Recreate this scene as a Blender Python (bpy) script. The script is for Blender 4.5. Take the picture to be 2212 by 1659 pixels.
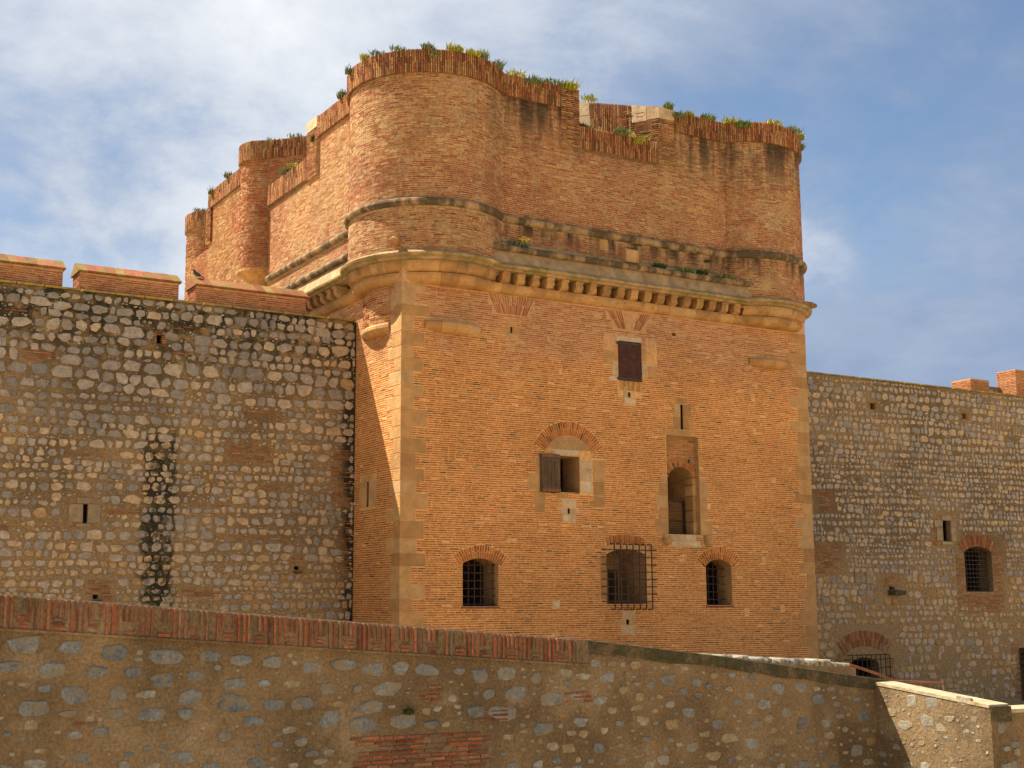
import bpy, bmesh, math, random
import numpy as np
from math import pi, sin, cos, sqrt, atan2, radians

for o in list(bpy.data.objects):
    bpy.data.objects.remove(o)
scene = bpy.context.scene
COL = scene.collection
rng = random.Random(7)

# ------------------------------------------------------------------ camera
cam = bpy.data.cameras.new('camera')
cam.sensor_width = 36.0
cam.lens = 36.0 * 2868.0 / 2212.0
cam.shift_x = 106.0 / 2212.0
cam.clip_start, cam.clip_end = 0.1, 6000.0
camo = bpy.data.objects.new('camera', cam)
camo.location = (-20.70, -41.08, 5.0)
camo.rotation_euler = (radians(90 + 9.326), 0, radians(-29.44))
COL.objects.link(camo)
scene.camera = camo

# ------------------------------------------------------------------ light
SUN = np.array([-1.0, 1.0, 2.03]); SUN /= np.linalg.norm(SUN)
EXPOSURE = 1.42
sun = bpy.data.lights.new('sun', 'SUN')
sun.energy = 4.6; sun.angle = radians(0.53); sun.color = (1.0, 0.91, 0.75)
suno = bpy.data.objects.new('sun', sun)
from mathutils import Vector
suno.rotation_euler = Vector(SUN).to_track_quat('Z', 'Y').to_euler()
suno.location = (-30, 30, 60)
COL.objects.link(suno)

scene.view_settings.view_transform = 'Standard'
scene.view_settings.look = 'None'
scene.view_settings.exposure = EXPOSURE
scene.view_settings.gamma = 1.0
scene.view_settings.use_curve_mapping = False


class NT:
    """small helper for node trees"""
    def __init__(s, tree):
        s.t = tree; s.n = tree.nodes; s.l = tree.links
    def new(s, typ, **kw):
        nd = s.n.new(typ)
        for k, v in kw.items(): setattr(nd, k, v)
        return nd
    def put(s, sock, v):
        if hasattr(v, 'links') or hasattr(v, 'is_linked'): s.l.new(v, sock)
        else:
            if isinstance(v, (tuple, list)) and len(v) == 3 and sock.type == 'RGBA': v = (*v, 1)
            sock.default_value = v
    def math(s, op, a, b=0.0, c=0.0, clamp=False):
        nd = s.new('ShaderNodeMath', operation=op, use_clamp=clamp)
        s.put(nd.inputs[0], a); s.put(nd.inputs[1], b); s.put(nd.inputs[2], c)
        return nd.outputs[0]
    def vmul(s, v, k):
        nd = s.new('ShaderNodeVectorMath', operation='MULTIPLY'); s.put(nd.inputs[0], v); s.put(nd.inputs[1], k)
        return nd.outputs[0]
    def noise(s, vec, scale, detail=4.0, rough=0.55, dist=0.0):
        nd = s.new('ShaderNodeTexNoise'); s.put(nd.inputs['Vector'], vec)
        nd.inputs['Scale'].default_value = scale; nd.inputs['Detail'].default_value = detail
        nd.inputs['Roughness'].default_value = rough; nd.inputs['Distortion'].default_value = dist
        return nd.outputs['Fac']
    def ramp(s, fac, stops, interp='LINEAR'):
        nd = s.new('ShaderNodeValToRGB'); cr = nd.color_ramp; cr.interpolation = interp
        while len(cr.elements) < len(stops): cr.elements.new(0.5)
        for e, (p, c) in zip(cr.elements, stops):
            e.position = p
            e.color = (c, c, c, 1) if not isinstance(c, (tuple, list)) else (*c, 1)
        s.put(nd.inputs['Fac'], fac)
        return nd.outputs['Color']
    def step(s, x, a, b):
        nd = s.new('ShaderNodeMapRange', interpolation_type='SMOOTHSTEP'); s.put(nd.inputs[0], x)
        nd.inputs[1].default_value = a; nd.inputs[2].default_value = b
        return nd.outputs[0]
    def mix(s, fac, a, b, mode='MIX'):
        nd = s.new('ShaderNodeMix', data_type='RGBA', blend_type=mode)
        s.put(nd.inputs['Factor'], fac); s.put(nd.inputs[6], a); s.put(nd.inputs[7], b)
        return nd.outputs[2]
    def pos(s):
        return s.new('ShaderNodeNewGeometry').outputs['Position']
    def xyz(s, v):
        nd = s.new('ShaderNodeSeparateXYZ'); s.put(nd.inputs[0], v); return nd.outputs
    def attr(s, name='rnd'):
        return s.new('ShaderNodeAttribute', attribute_name=name).outputs['Fac']


# ------------------------------------------------------------------ sky
world = bpy.data.worlds.new('World'); scene.world = world; world.use_nodes = True
W = NT(world.node_tree); W.n.clear()
sky = W.new('ShaderNodeTexSky', sky_type='NISHITA', sun_disc=False)
sky.sun_elevation = math.asin(SUN[2]); sky.sun_rotation = atan2(SUN[0], SUN[1])
sky.altitude = 50; sky.air_density = 1.0; sky.dust_density = 0.6; sky.ozone_density = 2.0
dirv = W.new('ShaderNodeTexCoord').outputs['Generated']
d = W.xyz(dirv)
den = W.math('ADD', W.math('MAXIMUM', d[2], 0.0), 0.30)
comb = W.new('ShaderNodeCombineXYZ')
W.put(comb.inputs[0], W.math('DIVIDE', d[0], den)); W.put(comb.inputs[1], W.math('DIVIDE', d[1], den)); comb.inputs[2].default_value = 0.6
cl = comb.outputs[0]
n1 = W.noise(cl, 1.35, 7, 0.56, 0.35)
n2 = W.noise(cl, 4.2, 9, 0.66, 0.3)
n3 = W.noise(W.vmul(cl, (1, 1, 1.9)), 0.9, 3, 0.5)
cov = W.math('ADD', W.math('MULTIPLY', n1, 0.72), W.math('MULTIPLY', n2, 0.28))
mask = W.step(cov, 0.33, 0.53)
SKYK = 0.10
cloudcol = W.ramp(W.math('ADD', W.math('MULTIPLY', n3, 0.45), W.math('MULTIPLY', cov, 0.6)),
                  [(0.40, (0.88, 1.2, 1.88)), (0.52, (1.5, 1.82, 2.4)), (0.60, (2.9, 3.05, 3.3)), (0.67, (3.9, 3.95, 4.0))])
blue = W.mix(1.0, sky.outputs[0], (0.48, 0.51, 0.52), 'MULTIPLY')
skyc = W.mix(W.math('MULTIPLY', mask, 0.94), blue, cloudcol)
bg = W.new('ShaderNodeBackground'); bg.inputs['Strength'].default_value = SKYK
W.put(bg.inputs['Color'], skyc)
wo = W.new('ShaderNodeOutputWorld'); W.l.new(bg.outputs[0], wo.inputs[0])


# ------------------------------------------------------------------ materials
def material(name, fn, rough=0.9, bump=None, spec=0.2, metal=0.0):
    m = bpy.data.materials.new(name); m.use_nodes = True
    T = NT(m.node_tree); T.n.clear()
    out = T.new('ShaderNodeOutputMaterial'); b = T.new('ShaderNodeBsdfPrincipled')
    T.l.new(b.outputs[0], out.inputs[0])
    T.put(b.inputs['Base Color'], fn(T))
    b.inputs['Roughness'].default_value = rough
    b.inputs['Specular IOR Level'].default_value = spec
    b.inputs['Metallic'].default_value = metal
    if bump:
        h = None
        for sc, st in bump:
            nn = T.math('MULTIPLY', T.noise(T.pos(), sc, 5, 0.65), st)
            h = nn if h is None else T.math('ADD', h, nn)
        bp = T.new('ShaderNodeBump'); bp.inputs['Strength'].default_value = 1.0; bp.inputs['Distance'].default_value = 1.0
        T.put(bp.inputs['Height'], h); T.l.new(bp.outputs[0], b.inputs['Normal'])
    return m


def vary(T, col, scale=0.6, lo=0.75, hi=1.2, detail=5):
    f = T.ramp(T.noise(T.pos(), scale, detail, 0.6), [(0.3, lo), (0.7, hi)])
    return T.mix(1.0, col, f, 'MULTIPLY')


def upper_zone(T):
    """0 on the golden lower face, 1 on the redder masonry near the cornice"""
    z = T.xyz(T.pos())[2]
    n = T.noise(T.pos(), 0.5, 4, 0.6)
    return T.step(T.math('ADD', z, T.math('MULTIPLY', n, 6.0)), 15.9, 18.3)


def streaks(T, lo, hi):
    return T.ramp(T.noise(T.vmul(T.pos(), (1.6, 1.6, 0.22)), 1.0, 6, 0.62), [(lo, 0.0), (hi, 1.0)])


def black_wash(T):
    """black lichen runs on the weather side, below the copings and the string course"""
    p = T.xyz(T.pos()); z = p[2]
    up = T.math('MULTIPLY', T.step(z, 21.2, 24.0), T.step(z, 26.5, 24.6))
    lo = T.math('MULTIPLY', T.step(z, 17.9, 19.0), T.step(z, 19.6, 19.15))
    zone = T.math('MAXIMUM', up, lo)
    side = T.step(p[0], 2.2, 5.0)
    return T.math('MULTIPLY', T.math('MULTIPLY', zone, side), T.math('MULTIPLY', streaks(T, 0.42, 0.58), 0.95))


def f_brick_low(T):
    r = T.attr()
    a = T.ramp(r, [(0.0, (0.055, 0.05, 0.04)), (0.025, (0.06, 0.055, 0.045)), (0.03, (0.25, 0.085, 0.022)), (0.35, (0.37, 0.110, 0.027)),
                   (0.7, (0.43, 0.138, 0.036)), (1.0, (0.49, 0.205, 0.06))])
    b = T.ramp(r, [(0.0, (0.30, 0.085, 0.035)), (0.4, (0.36, 0.125, 0.05)), (0.75, (0.43, 0.20, 0.08)), (1.0, (0.52, 0.33, 0.16))])
    c = T.mix(upper_zone(T), a, b)
    c = vary(T, c, 0.3, 0.78, 1.12)
    c = T.mix(T.ramp(T.noise(T.pos(), 0.9, 6, 0.7), [(0.60, 0.0), (0.72, 0.55)]), c, (0.55, 0.34, 0.17))
    return vary(T, c, 14.0, 0.72, 1.22)


def f_mortar_low(T):
    c = T.mix(upper_zone(T), (0.69, 0.375, 0.135), (0.55, 0.31, 0.145))
    c = vary(T, c, 0.3, 0.80, 1.1)
    pale = T.ramp(T.noise(T.pos(), 0.7, 6, 0.7), [(0.58, 0.0), (0.70, 0.55)])
    c = T.mix(pale, c, (0.60, 0.42, 0.24))
    return vary(T, c, 7.0, 0.72, 1.18)


def f_brick_up(T):
    r = T.attr()
    a = T.ramp(r, [(0.0, (0.22, 0.055, 0.025)), (0.2, (0.34, 0.085, 0.03)), (0.45, (0.42, 0.145, 0.05)), (0.75, (0.46, 0.23, 0.085)), (1.0, (0.56, 0.37, 0.13))])
    # patches where the bricks are older and redder, or yellower
    n = T.noise(T.pos(), 0.28, 3, 0.5)
    c = T.mix(T.ramp(n, [(0.48, 0.0), (0.60, 0.85)]), a, T.mix(r, (0.30, 0.065, 0.024), (0.43, 0.125, 0.045)))
    c = vary(T, c, 0.4, 0.72, 1.08)
    c = vary(T, c, 11.0, 0.6, 1.3)
    er = T.ramp(T.noise(T.pos(), 1.3, 7, 0.72), [(0.53, 0.0), (0.63, 0.8)])
    c = T.mix(er, c, vary(T, (0.44, 0.28, 0.135), 6.0, 0.75, 1.2))
    return T.mix(T.math('MULTIPLY', black_wash(T), 0.85), c, (0.035, 0.028, 0.02))


def f_mortar_up(T):
    c = vary(T, (0.44, 0.28, 0.135), 0.6, 0.70, 1.15)
    c = vary(T, c, 8.0, 0.5, 1.25)
    return T.mix(black_wash(T), c, (0.03, 0.025, 0.018))


def f_coping(T):
    r = T.attr()
    c = T.ramp(r, [(0.0, (0.14, 0.06, 0.03)), (0.3, (0.30, 0.10, 0.04)), (0.65, (0.40, 0.16, 0.055)), (1.0, (0.44, 0.27, 0.10))])
    c = vary(T, c, 9.0, 0.55, 1.25)
    g = T.ramp(T.noise(T.pos(), 0.9, 5, 0.65), [(0.56, 0.0), (0.72, 0.6)])
    return T.mix(g, c, (0.10, 0.075, 0.02))


def f_stone(T):
    r = T.attr()
    c = T.ramp(r, [(0.0, (0.36, 0.19, 0.07)), (0.35, (0.43, 0.235, 0.088)), (0.7, (0.49, 0.275, 0.105)), (1.0, (0.46, 0.285, 0.13))])
    c = vary(T, c, 2.2, 0.78, 1.16)
    c = vary(T, c, 20.0, 0.86, 1.1)
    z = T.xyz(T.pos())[2]
    g = T.math('MULTIPLY', T.math('MULTIPLY', T.step(z, 16.2, 17.0), T.step(z, 20.5, 19.5)), streaks(T, 0.5, 0.68))
    pit = T.math('MULTIPLY', T.step(z, 15.9, 16.3), T.ramp(T.noise(T.pos(), 5.0, 7, 0.75), [(0.55, 0.0), (0.66, 0.6)]))
    c = T.mix(pit, c, (0.16, 0.105, 0.055))
    return T.mix(T.math('MULTIPLY', g, 0.72), c, (0.10, 0.075, 0.035))


def f_stone_pale(T):
    c = T.ramp(T.attr(), [(0.0, (0.46, 0.32, 0.175)), (0.5, (0.58, 0.43, 0.25)), (1.0, (0.62, 0.48, 0.31))])
    c = vary(T, c, 3.0, 0.75, 1.15)
    return vary(T, c, 26.0, 0.8, 1.12)


def f_stone_wall(T):
    c = T.ramp(T.attr(), [(0.0, (0.27, 0.195, 0.11)), (1.0, (0.37, 0.275, 0.165))])
    return vary(T, vary(T, c, 3.0, 0.7, 1.15), 25.0, 0.8, 1.15)


def f_moulding(T):
    """weathered string courses with dark lichen"""
    c = vary(T, (0.34, 0.22, 0.11), 3.0, 0.75, 1.2)
    g = T.ramp(T.noise(T.vmul(T.pos(), (1.4, 1.4, 0.5)), 1.2, 6, 0.65), [(0.38, 0.0), (0.55, 0.9)])
    return T.mix(g, c, (0.065, 0.05, 0.027))


def f_ledge(T):
    c = vary(T, (0.40, 0.265, 0.13), 2.0, 0.6, 1.2)
    z = T.xyz(T.pos())[2]
    g = T.math('MULTIPLY', T.step(z, 17.36, 17.24), T.ramp(T.noise(T.pos(), 1.1, 7, 0.7), [(0.47, 0.0), (0.58, 0.75)]))
    c = T.mix(T.math('MULTIPLY', streaks(T, 0.50, 0.70), 0.6), c, (0.19, 0.125, 0.062))
    return T.mix(g, c, (0.16, 0.14, 0.035))


def rubble_stone(T, lo, s0=0.52):
    c = T.ramp(T.attr(), [(0.0, (0.175, 0.170, 0.172)), (0.25, (0.25, 0.238, 0.232)), (0.45, (0.33, 0.30, 0.268)), (0.6, (0.40, 0.33, 0.25)),
                          (0.78, (0.42, 0.31, 0.19)), (0.9, (0.35, 0.225, 0.105)), (1.0, (0.34, 0.14, 0.06))])
    c = vary(T, c, 5.0, 0.70, 1.2)
    c = vary(T, c, 30.0, 0.62, 1.36)
    sm = T.ramp(T.noise(T.pos(), 4.5, 6, 0.72), [(s0, 0.0), (s0 + 0.12, 0.8)])
    c = T.mix(sm, c, (0.30, 0.205, 0.11))
    if lo == 1.0:   # the damp run below the drain also covers parts of the stones
        p = T.xyz(T.pos()); wx = T.math('ADD', p[0], T.math('MULTIPLY', T.math('SUBTRACT', T.noise(T.pos(), 1.6, 5, 0.65), 0.5), 1.3))
        run = T.math('MULTIPLY', T.math('MULTIPLY', T.step(wx, -8.0, -7.6), T.step(wx, -6.7, -7.05)), T.step(p[2], 11.0, 9.6))
        run = T.math('MULTIPLY', run, T.ramp(T.noise(T.pos(), 3.4, 6, 0.7), [(0.46, 0.0), (0.56, 0.85)]))
        c = T.mix(run, c, (0.035, 0.032, 0.02))
        c = T.mix(1.0, c, (1.14, 1.06, 0.95), 'MULTIPLY')
    return T.mix(1.0, c, (lo, lo, lo * 0.97), 'MULTIPLY')


def f_rubble(T): return rubble_stone(T, 1.0)
def f_rubble_low(T): return T.mix(1.0, rubble_stone(T, 0.80, 0.47), (0.92, 1.0, 1.02), 'MULTIPLY')


def f_rubble_mortar(T):
    p = T.xyz(T.pos()); x, z = p[0], p[2]
    c = T.mix(T.ramp(T.noise(T.pos(), 0.35, 5, 0.6), [(0.4, 0.0), (0.62, 1.0)]), (0.165, 0.108, 0.052), (0.285, 0.185, 0.086))
    c = T.mix(T.step(z, 8.5, 5.0), c, (0.31, 0.20, 0.092))
    c = vary(T, c, 11.0, 0.65, 1.25)
    nz = T.noise(T.pos(), 1.6, 5, 0.65)
    wob = T.math('ADD', x, T.math('MULTIPLY', T.math('SUBTRACT', nz, 0.5), 1.3))
    # overflow run below the drain hole
    run = T.math('MULTIPLY', T.math('MULTIPLY', T.step(wob, -8.1, -7.7), T.step(wob, -6.6, -6.95)), T.step(z, 11.4, 10.3))
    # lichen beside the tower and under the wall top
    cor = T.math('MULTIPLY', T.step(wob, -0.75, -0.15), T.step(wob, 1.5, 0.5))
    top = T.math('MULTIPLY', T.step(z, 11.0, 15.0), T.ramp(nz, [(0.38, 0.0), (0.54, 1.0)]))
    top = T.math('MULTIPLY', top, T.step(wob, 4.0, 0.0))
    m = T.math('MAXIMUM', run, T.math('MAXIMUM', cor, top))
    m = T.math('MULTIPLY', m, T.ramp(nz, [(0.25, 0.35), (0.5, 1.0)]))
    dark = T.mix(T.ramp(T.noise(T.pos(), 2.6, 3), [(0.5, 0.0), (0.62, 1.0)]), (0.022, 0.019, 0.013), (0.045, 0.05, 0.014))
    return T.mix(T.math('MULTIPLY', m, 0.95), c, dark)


def f_lowwall(T):
    c = T.mix(T.ramp(T.noise(T.pos(), 0.7, 6, 0.62), [(0.38, 0.0), (0.62, 1.0)]), (0.14, 0.092, 0.045), (0.24, 0.16, 0.08))
    c = T.mix(T.ramp(T.noise(T.pos(), 1.7, 5, 0.6), [(0.62, 0.0), (0.72, 0.7)]), c, (0.22, 0.125, 0.042))
    c = T.mix(T.ramp(T.noise(T.pos(), 1.1, 7, 0.72), [(0.50, 0.0), (0.66, 0.7)]), c, (0.30, 0.215, 0.125))
    st = T.ramp(T.noise(T.vmul(T.pos(), (1, 1, .45)), 0.9, 6, 0.7), [(0.54, 0.0), (0.68, 0.6)])
    c = T.mix(st, c, (0.085, 0.062, 0.035))
    return vary(T, c, 24.0, 0.62, 1.28)


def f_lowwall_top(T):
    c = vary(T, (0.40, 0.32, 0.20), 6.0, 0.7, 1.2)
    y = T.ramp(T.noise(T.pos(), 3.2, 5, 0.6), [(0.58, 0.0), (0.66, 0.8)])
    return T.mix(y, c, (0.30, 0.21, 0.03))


def f_moss(T):
    n = T.noise(T.pos(), 3.0, 6, 0.7)
    c = T.ramp(n, [(0.36, (0.15, 0.10, 0.05)), (0.48, (0.085, 0.066, 0.034)), (0.57, (0.055, 0.05, 0.02)), (0.70, (0.15, 0.13, 0.03))])
    return vary(T, c, 30, 0.6, 1.3)


def f_lichen(T):
    n = T.noise(T.pos(), 2.2, 6, 0.7)
    return T.ramp(n, [(0.35, (0.20, 0.145, 0.075)), (0.47, (0.24, 0.17, 0.07)), (0.56, (0.38, 0.255, 0.035)), (0.68, (0.27, 0.19, 0.06)), (0.8, (0.14, 0.10, 0.05))])


def f_cap(T):
    c = T.ramp(T.attr(), [(0.0, (0.20, 0.06, 0.028)), (0.4, (0.28, 0.085, 0.036)), (0.8, (0.33, 0.12, 0.05)), (1.0, (0.29, 0.19, 0.055))])
    c = vary(T, c, 7.0, 0.7, 1.2)
    return T.mix(T.ramp(T.noise(T.pos(), 1.7, 6, 0.65), [(0.48, 0.0), (0.58, 0.8)]), c, (0.17, 0.135, 0.024))


def f_red(T):
    c = T.ramp(T.attr(), [(0.0, (0.12, 0.04, 0.024)), (0.3, (0.20, 0.062, 0.034)), (0.7, (0.29, 0.085, 0.038)), (0.9, (0.34, 0.13, 0.065)), (1.0, (0.12, 0.085, 0.06))])
    c = vary(T, c, 16.0, 0.6, 1.3)
    return T.mix(T.ramp(T.noise(T.pos(), 3.5, 5, 0.7), [(0.48, 0.0), (0.62, 0.75)]), c, (0.17, 0.115, 0.068))


def f_patch(T):
    c = T.ramp(T.attr(), [(0.0, (0.20, 0.075, 0.035)), (0.4, (0.31, 0.105, 0.042)), (0.75, (0.38, 0.16, 0.065)), (1.0, (0.40, 0.25, 0.12))])
    c = vary(T, c, 14.0, 0.65, 1.25)
    return T.mix(T.ramp(T.noise(T.pos(), 3.0, 6, 0.7), [(0.50, 0.0), (0.64, 0.75)]), c, (0.24, 0.155, 0.075))


def f_iron(T): return vary(T, (0.035, 0.021, 0.016), 8.0, 0.7, 1.5)
def f_rustdoor(T):
    c = vary(T, (0.058, 0.022, 0.014), 5.0, 0.6, 1.5)
    return vary(T, c, 30.0, 0.7, 1.4)
def f_wood(T):
    n = T.noise(T.vmul(T.pos(), (26, 26, 1.6)), 1.0, 5, 0.6)
    return T.ramp(n, [(0.3, (0.035, 0.022, 0.014)), (0.55, (0.12, 0.075, 0.042)), (0.75, (0.20, 0.13, 0.075))])
def f_rust(T): return vary(T, (0.20, 0.075, 0.035), 9.0, 0.6, 1.4)
def f_rustrun(T):
    c = vary(T, (0.52, 0.29, 0.10), 2.0, 0.8, 1.15)
    p = T.xyz(T.pos())
    s = T.ramp(T.noise(T.vmul(T.pos(), (5.0, 5.0, 0.5)), 1.0, 5, 0.6), [(0.42, 0.0), (0.6, 0.9)])
    return T.mix(s, c, (0.27, 0.10, 0.02))
def f_dark(T): return (0.01, 0.009, 0.008)
def f_reveal(T):
    c = vary(T, (0.40, 0.235, 0.10), 1.2, 0.75, 1.15)
    return vary(T, c, 12.0, 0.75, 1.2)
def f_ground(T):
    c = T.mix(T.ramp(T.noise(T.pos(), 0.15, 6, 0.6), [(0.4, 0.0), (0.6, 1.0)]), (0.55, 0.41, 0.235), (0.45, 0.335, 0.18))
    return vary(T, c, 8.0, 0.8, 1.15)


def f_coping_bed(T):
    return vary(T, (0.17, 0.10, 0.05), 6.0, 0.6, 1.3)


M = {}
for nm, fn, kw in [
    ('brick_low', f_brick_low, dict(bump=[(35, 0.006)])), ('mortar_low', f_mortar_low, dict(bump=[(5, 0.012), (40, 0.006)])),
    ('brick_up', f_brick_up, dict(bump=[(30, 0.01)])), ('mortar_up', f_mortar_up, dict(bump=[(4, 0.03), (30, 0.01)])),
    ('coping_bed', f_coping_bed, dict(bump=[(20, 0.02)])), ('coping', f_coping, dict(bump=[(25, 0.012)])), ('stone', f_stone, dict(bump=[(3, 0.03), (9, 0.02), (30, 0.008)])),
    ('stone_pale', f_stone_pale, dict(bump=[(6, 0.02), (45, 0.008)])), ('stone_wall', f_stone_wall, dict(bump=[(5, 0.02), (40, 0.008)])), ('moulding', f_moulding, dict(bump=[(8, 0.02), (40, 0.006)])),
    ('ledge', f_ledge, dict(bump=[(5, 0.03), (30, 0.01)])), ('rubble', f_rubble, dict(bump=[(7, 0.03), (40, 0.012)])),
    ('rubble_low', f_rubble_low, dict(bump=[(9, 0.025), (60, 0.008)])), ('rubble_mortar', f_rubble_mortar, dict(bump=[(3, 0.05), (14, 0.03), (50, 0.01)])),
    ('lowwall', f_lowwall, dict(bump=[(4, 0.03), (18, 0.02), (70, 0.008)])), ('lowwall_top', f_lowwall_top, dict(bump=[(20, 0.02)])),
    ('moss', f_moss, dict(bump=[(12, 0.03), (60, 0.015)])), ('lichen', f_lichen, dict(bump=[(10, 0.03)])),
    ('cap', f_cap, dict(bump=[(20, 0.01)])), ('red', f_red, dict(bump=[(25, 0.01)])), ('patch_brick', f_patch, dict(bump=[(25, 0.01)])), ('iron', f_iron, dict(rough=0.6, spec=0.4)),
    ('rustdoor', f_rustdoor, dict(rough=0.75, bump=[(25, 0.006)])), ('wood', f_wood, dict(bump=[(30, 0.006)])), ('rust', f_rust, dict(rough=0.7)),
    ('rustrun', f_rustrun, dict(bump=[(8, 0.02), (40, 0.006)])), ('dark', f_dark, {}), ('reveal', f_reveal, dict(bump=[(5, 0.03), (30, 0.01)])),
    ('ground', f_ground, dict(bump=[(10, 0.02)])),
]:
    M[nm] = material(nm, fn, **kw)


def leaf_mat(name, a, b):
    return material(name, lambda T: T.mix(T.attr(), a, b), rough=0.7)
M['green'] = leaf_mat('green_leaf', (0.06, 0.10, 0.022), (0.22, 0.27, 0.06))
M['yellow'] = leaf_mat('yellow_leaf', (0.17, 0.19, 0.03), (0.50, 0.47, 0.06))
M['grey_green'] = leaf_mat('grey_green_leaf', (0.085, 0.115, 0.05), (0.24, 0.27, 0.13))
M['dark_green'] = leaf_mat('dark_green_leaf', (0.025, 0.05, 0.012), (0.07, 0.11, 0.025))
M['flower'] = material('yellow_flower', lambda T: (0.75, 0.52, 0.02))
M['feather'] = material('feather', lambda T: vary(T, (0.05, 0.055, 0.075), 12, 0.5, 1.6), rough=0.6)


# ------------------------------------------------------------------ building blocks
from mathutils import Matrix
WORLD_LOC = {}
def link(o, parent=None, local=False):
    """parts are modelled in world space: cancel the location of the parent (parents carry no rotation)"""
    COL.objects.link(o)
    if parent is not None:
        o.parent = parent
        if not local: o.matrix_parent_inverse = Matrix.Translation(-Vector(WORLD_LOC.get(parent.name, (0, 0, 0))))
    return o

def tag(o, label=None, cat=None, group=None, kind=None):
    if label: o['label'] = label
    if cat: o['category'] = cat
    if group: o['group'] = group
    if kind: o['kind'] = kind
    return o

def empty(name, loc=(0, 0, 0), parent=None):
    o = bpy.data.objects.new(name, None); o.location = loc; o.empty_display_size = 0.3
    WORLD_LOC[o.name] = tuple(loc)
    return link(o, parent)

def mesh_from(name, pieces):
    """pieces: list of (verts, faces, rnd) -> one mesh with a 'rnd' face attribute"""
    vs, fs, rs, off = [], [], [], 0
    for v, f, r in pieces:
        vs.append(v)
        for q in f: fs.append([i + off for i in q])
        rs.extend([r] * len(f)); off += len(v)
    me = bpy.data.meshes.new(name)
    me.from_pydata(np.concatenate(vs).tolist(), [], fs)
    at = me.attributes.new('rnd', 'FLOAT', 'FACE'); at.data.foreach_set('value', rs)
    return me

def obj(name, pieces, mat, parent=None, smooth=False, local=False):
    if isinstance(pieces, tuple): pieces = [pieces]
    me = mesh_from(name, pieces)
    me.materials.append(M[mat] if isinstance(mat, str) else mat)
    if smooth: me.polygons.foreach_set('use_smooth', [True] * len(me.polygons))
    return link(bpy.data.objects.new(name, me), parent, local)

def spread(name, pieces, mat, parent, stuff_name, n=300, size=None, smooth=False):
    """the n largest pieces become parts of their own, the rest one part of kind stuff"""
    if not pieces: return
    key = size or (lambda p: float(np.prod(np.sort(np.ptp(p[0], axis=0))[1:])))
    order = sorted(range(len(pieces)), key=lambda i: -key(pieces[i]))
    for i in order[:n]:
        v, f, r = pieces[i]; c = v.mean(axis=0)
        o = obj(name, (v - c, f, r), mat, parent, smooth); o.location = c
    rest = [pieces[i] for i in order[n:]]
    if rest:
        tag(obj(stuff_name, rest, mat, parent, smooth), kind='stuff')

BOXF = [(0, 1, 2, 3), (4, 5, 1, 0), (1, 5, 6, 2), (3, 2, 6, 7), (4, 0, 3, 7), (5, 4, 7, 6)]
def hexa(c8, r=None, back=True):
    return (np.array(c8, float), BOXF if back else BOXF[:5], rng.random() if r is None else r)

def box(x0, x1, y0, y1, z0, z1, r=None, ch=0.0):
    """axis box, front is -Y; optional chamfer of the front face"""
    k = ch
    return hexa([(x0 + k, y0, z0 + k), (x1 - k, y0, z0 + k), (x1 - k, y0, z1 - k), (x0 + k, y0, z1 - k),
                 (x0, y1, z0), (x1, y1, z0), (x1, y1, z1), (x0, y1, z1)], r)

def block(x0, x1, z0, z1, y=0.0, proud=0.02, depth=0.25, ch=0.012, r=None, jit=0.012):
    """dressed stone set in a wall facing -Y: chamfered, slightly uneven"""
    j = lambda: rng.uniform(-jit, jit)
    P = [(x0 + j(), z0 + j()), (x1 + j(), z0 + j()), (x1 + j(), z1 + j()), (x0 + j(), z1 + j())]
    c = ((x0 + x1) / 2, (z0 + z1) / 2)
    def ins(p, k): return (p[0] + (k if p[0] < c[0] else -k), p[1] + (k if p[1] < c[1] else -k))
    v = [(*([ins(p, ch)[0], y - proud, ins(p, ch)[1]]),) for p in P] + [(p[0], y - proud + ch, p[1]) for p in P] + [(p[0], y + depth, p[1]) for p in P]
    f = [(0, 1, 2, 3)] + [(i + 4, (i + 1) % 4 + 4, (i + 1) % 4, i) for i in range(4)] + [(i + 8, (i + 1) % 4 + 8, (i + 1) % 4 + 4, i + 4) for i in range(4)] + [(11, 10, 9, 8)]
    return (np.array(v, float), f, rng.random() if r is None else r)

def tube(p0, p1, r=0.014, n=6, rr=None):
    p0, p1 = np.array(p0, float), np.array(p1, float); d = p1 - p0; d /= np.linalg.norm(d)
    a = np.cross(d, (0, 0, 1) if abs(d[2]) < 0.9 else (1, 0, 0)); a /= np.linalg.norm(a); b = np.cross(d, a)
    v = [p + r * (cos(t) * a + sin(t) * b) for p in (p0, p1) for t in np.linspace(0, 2 * pi, n, endpoint=False)]
    f = [(i, (i + 1) % n, (i + 1) % n + n, i + n) for i in range(n)] + [tuple(range(n))[::-1], tuple(range(n, 2 * n))]
    return (np.array(v), f, 0.5 if rr is None else rr)

def polytube(pts, r=0.014, n=6):
    return [tube(a, b, r, n) for a, b in zip(pts[:-1], pts[1:])]

def lathe(cx, cy, prof, n=32, a0=0.0, a1=2 * pi, r=0.5):
    """prof list of (radius, z); closed ring if full circle"""
    full = abs(a1 - a0 - 2 * pi) < 1e-6
    A = np.linspace(a0, a1, n, endpoint=not full); m = len(A)
    v = [(cx + R * cos(a), cy + R * sin(a), z) for R, z in prof for a in A]
    f = []
    for k in range(len(prof) - 1):
        for i in range(m if full else m - 1):
            j = (i + 1) % m
            f.append((k * m + i, k * m + j, (k + 1) * m + j, (k + 1) * m + i))
    f.append(tuple(range((len(prof) - 1) * m, len(prof) * m))); f.append(tuple(range(m))[::-1])
    return (np.array(v, float), f, r)

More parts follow.
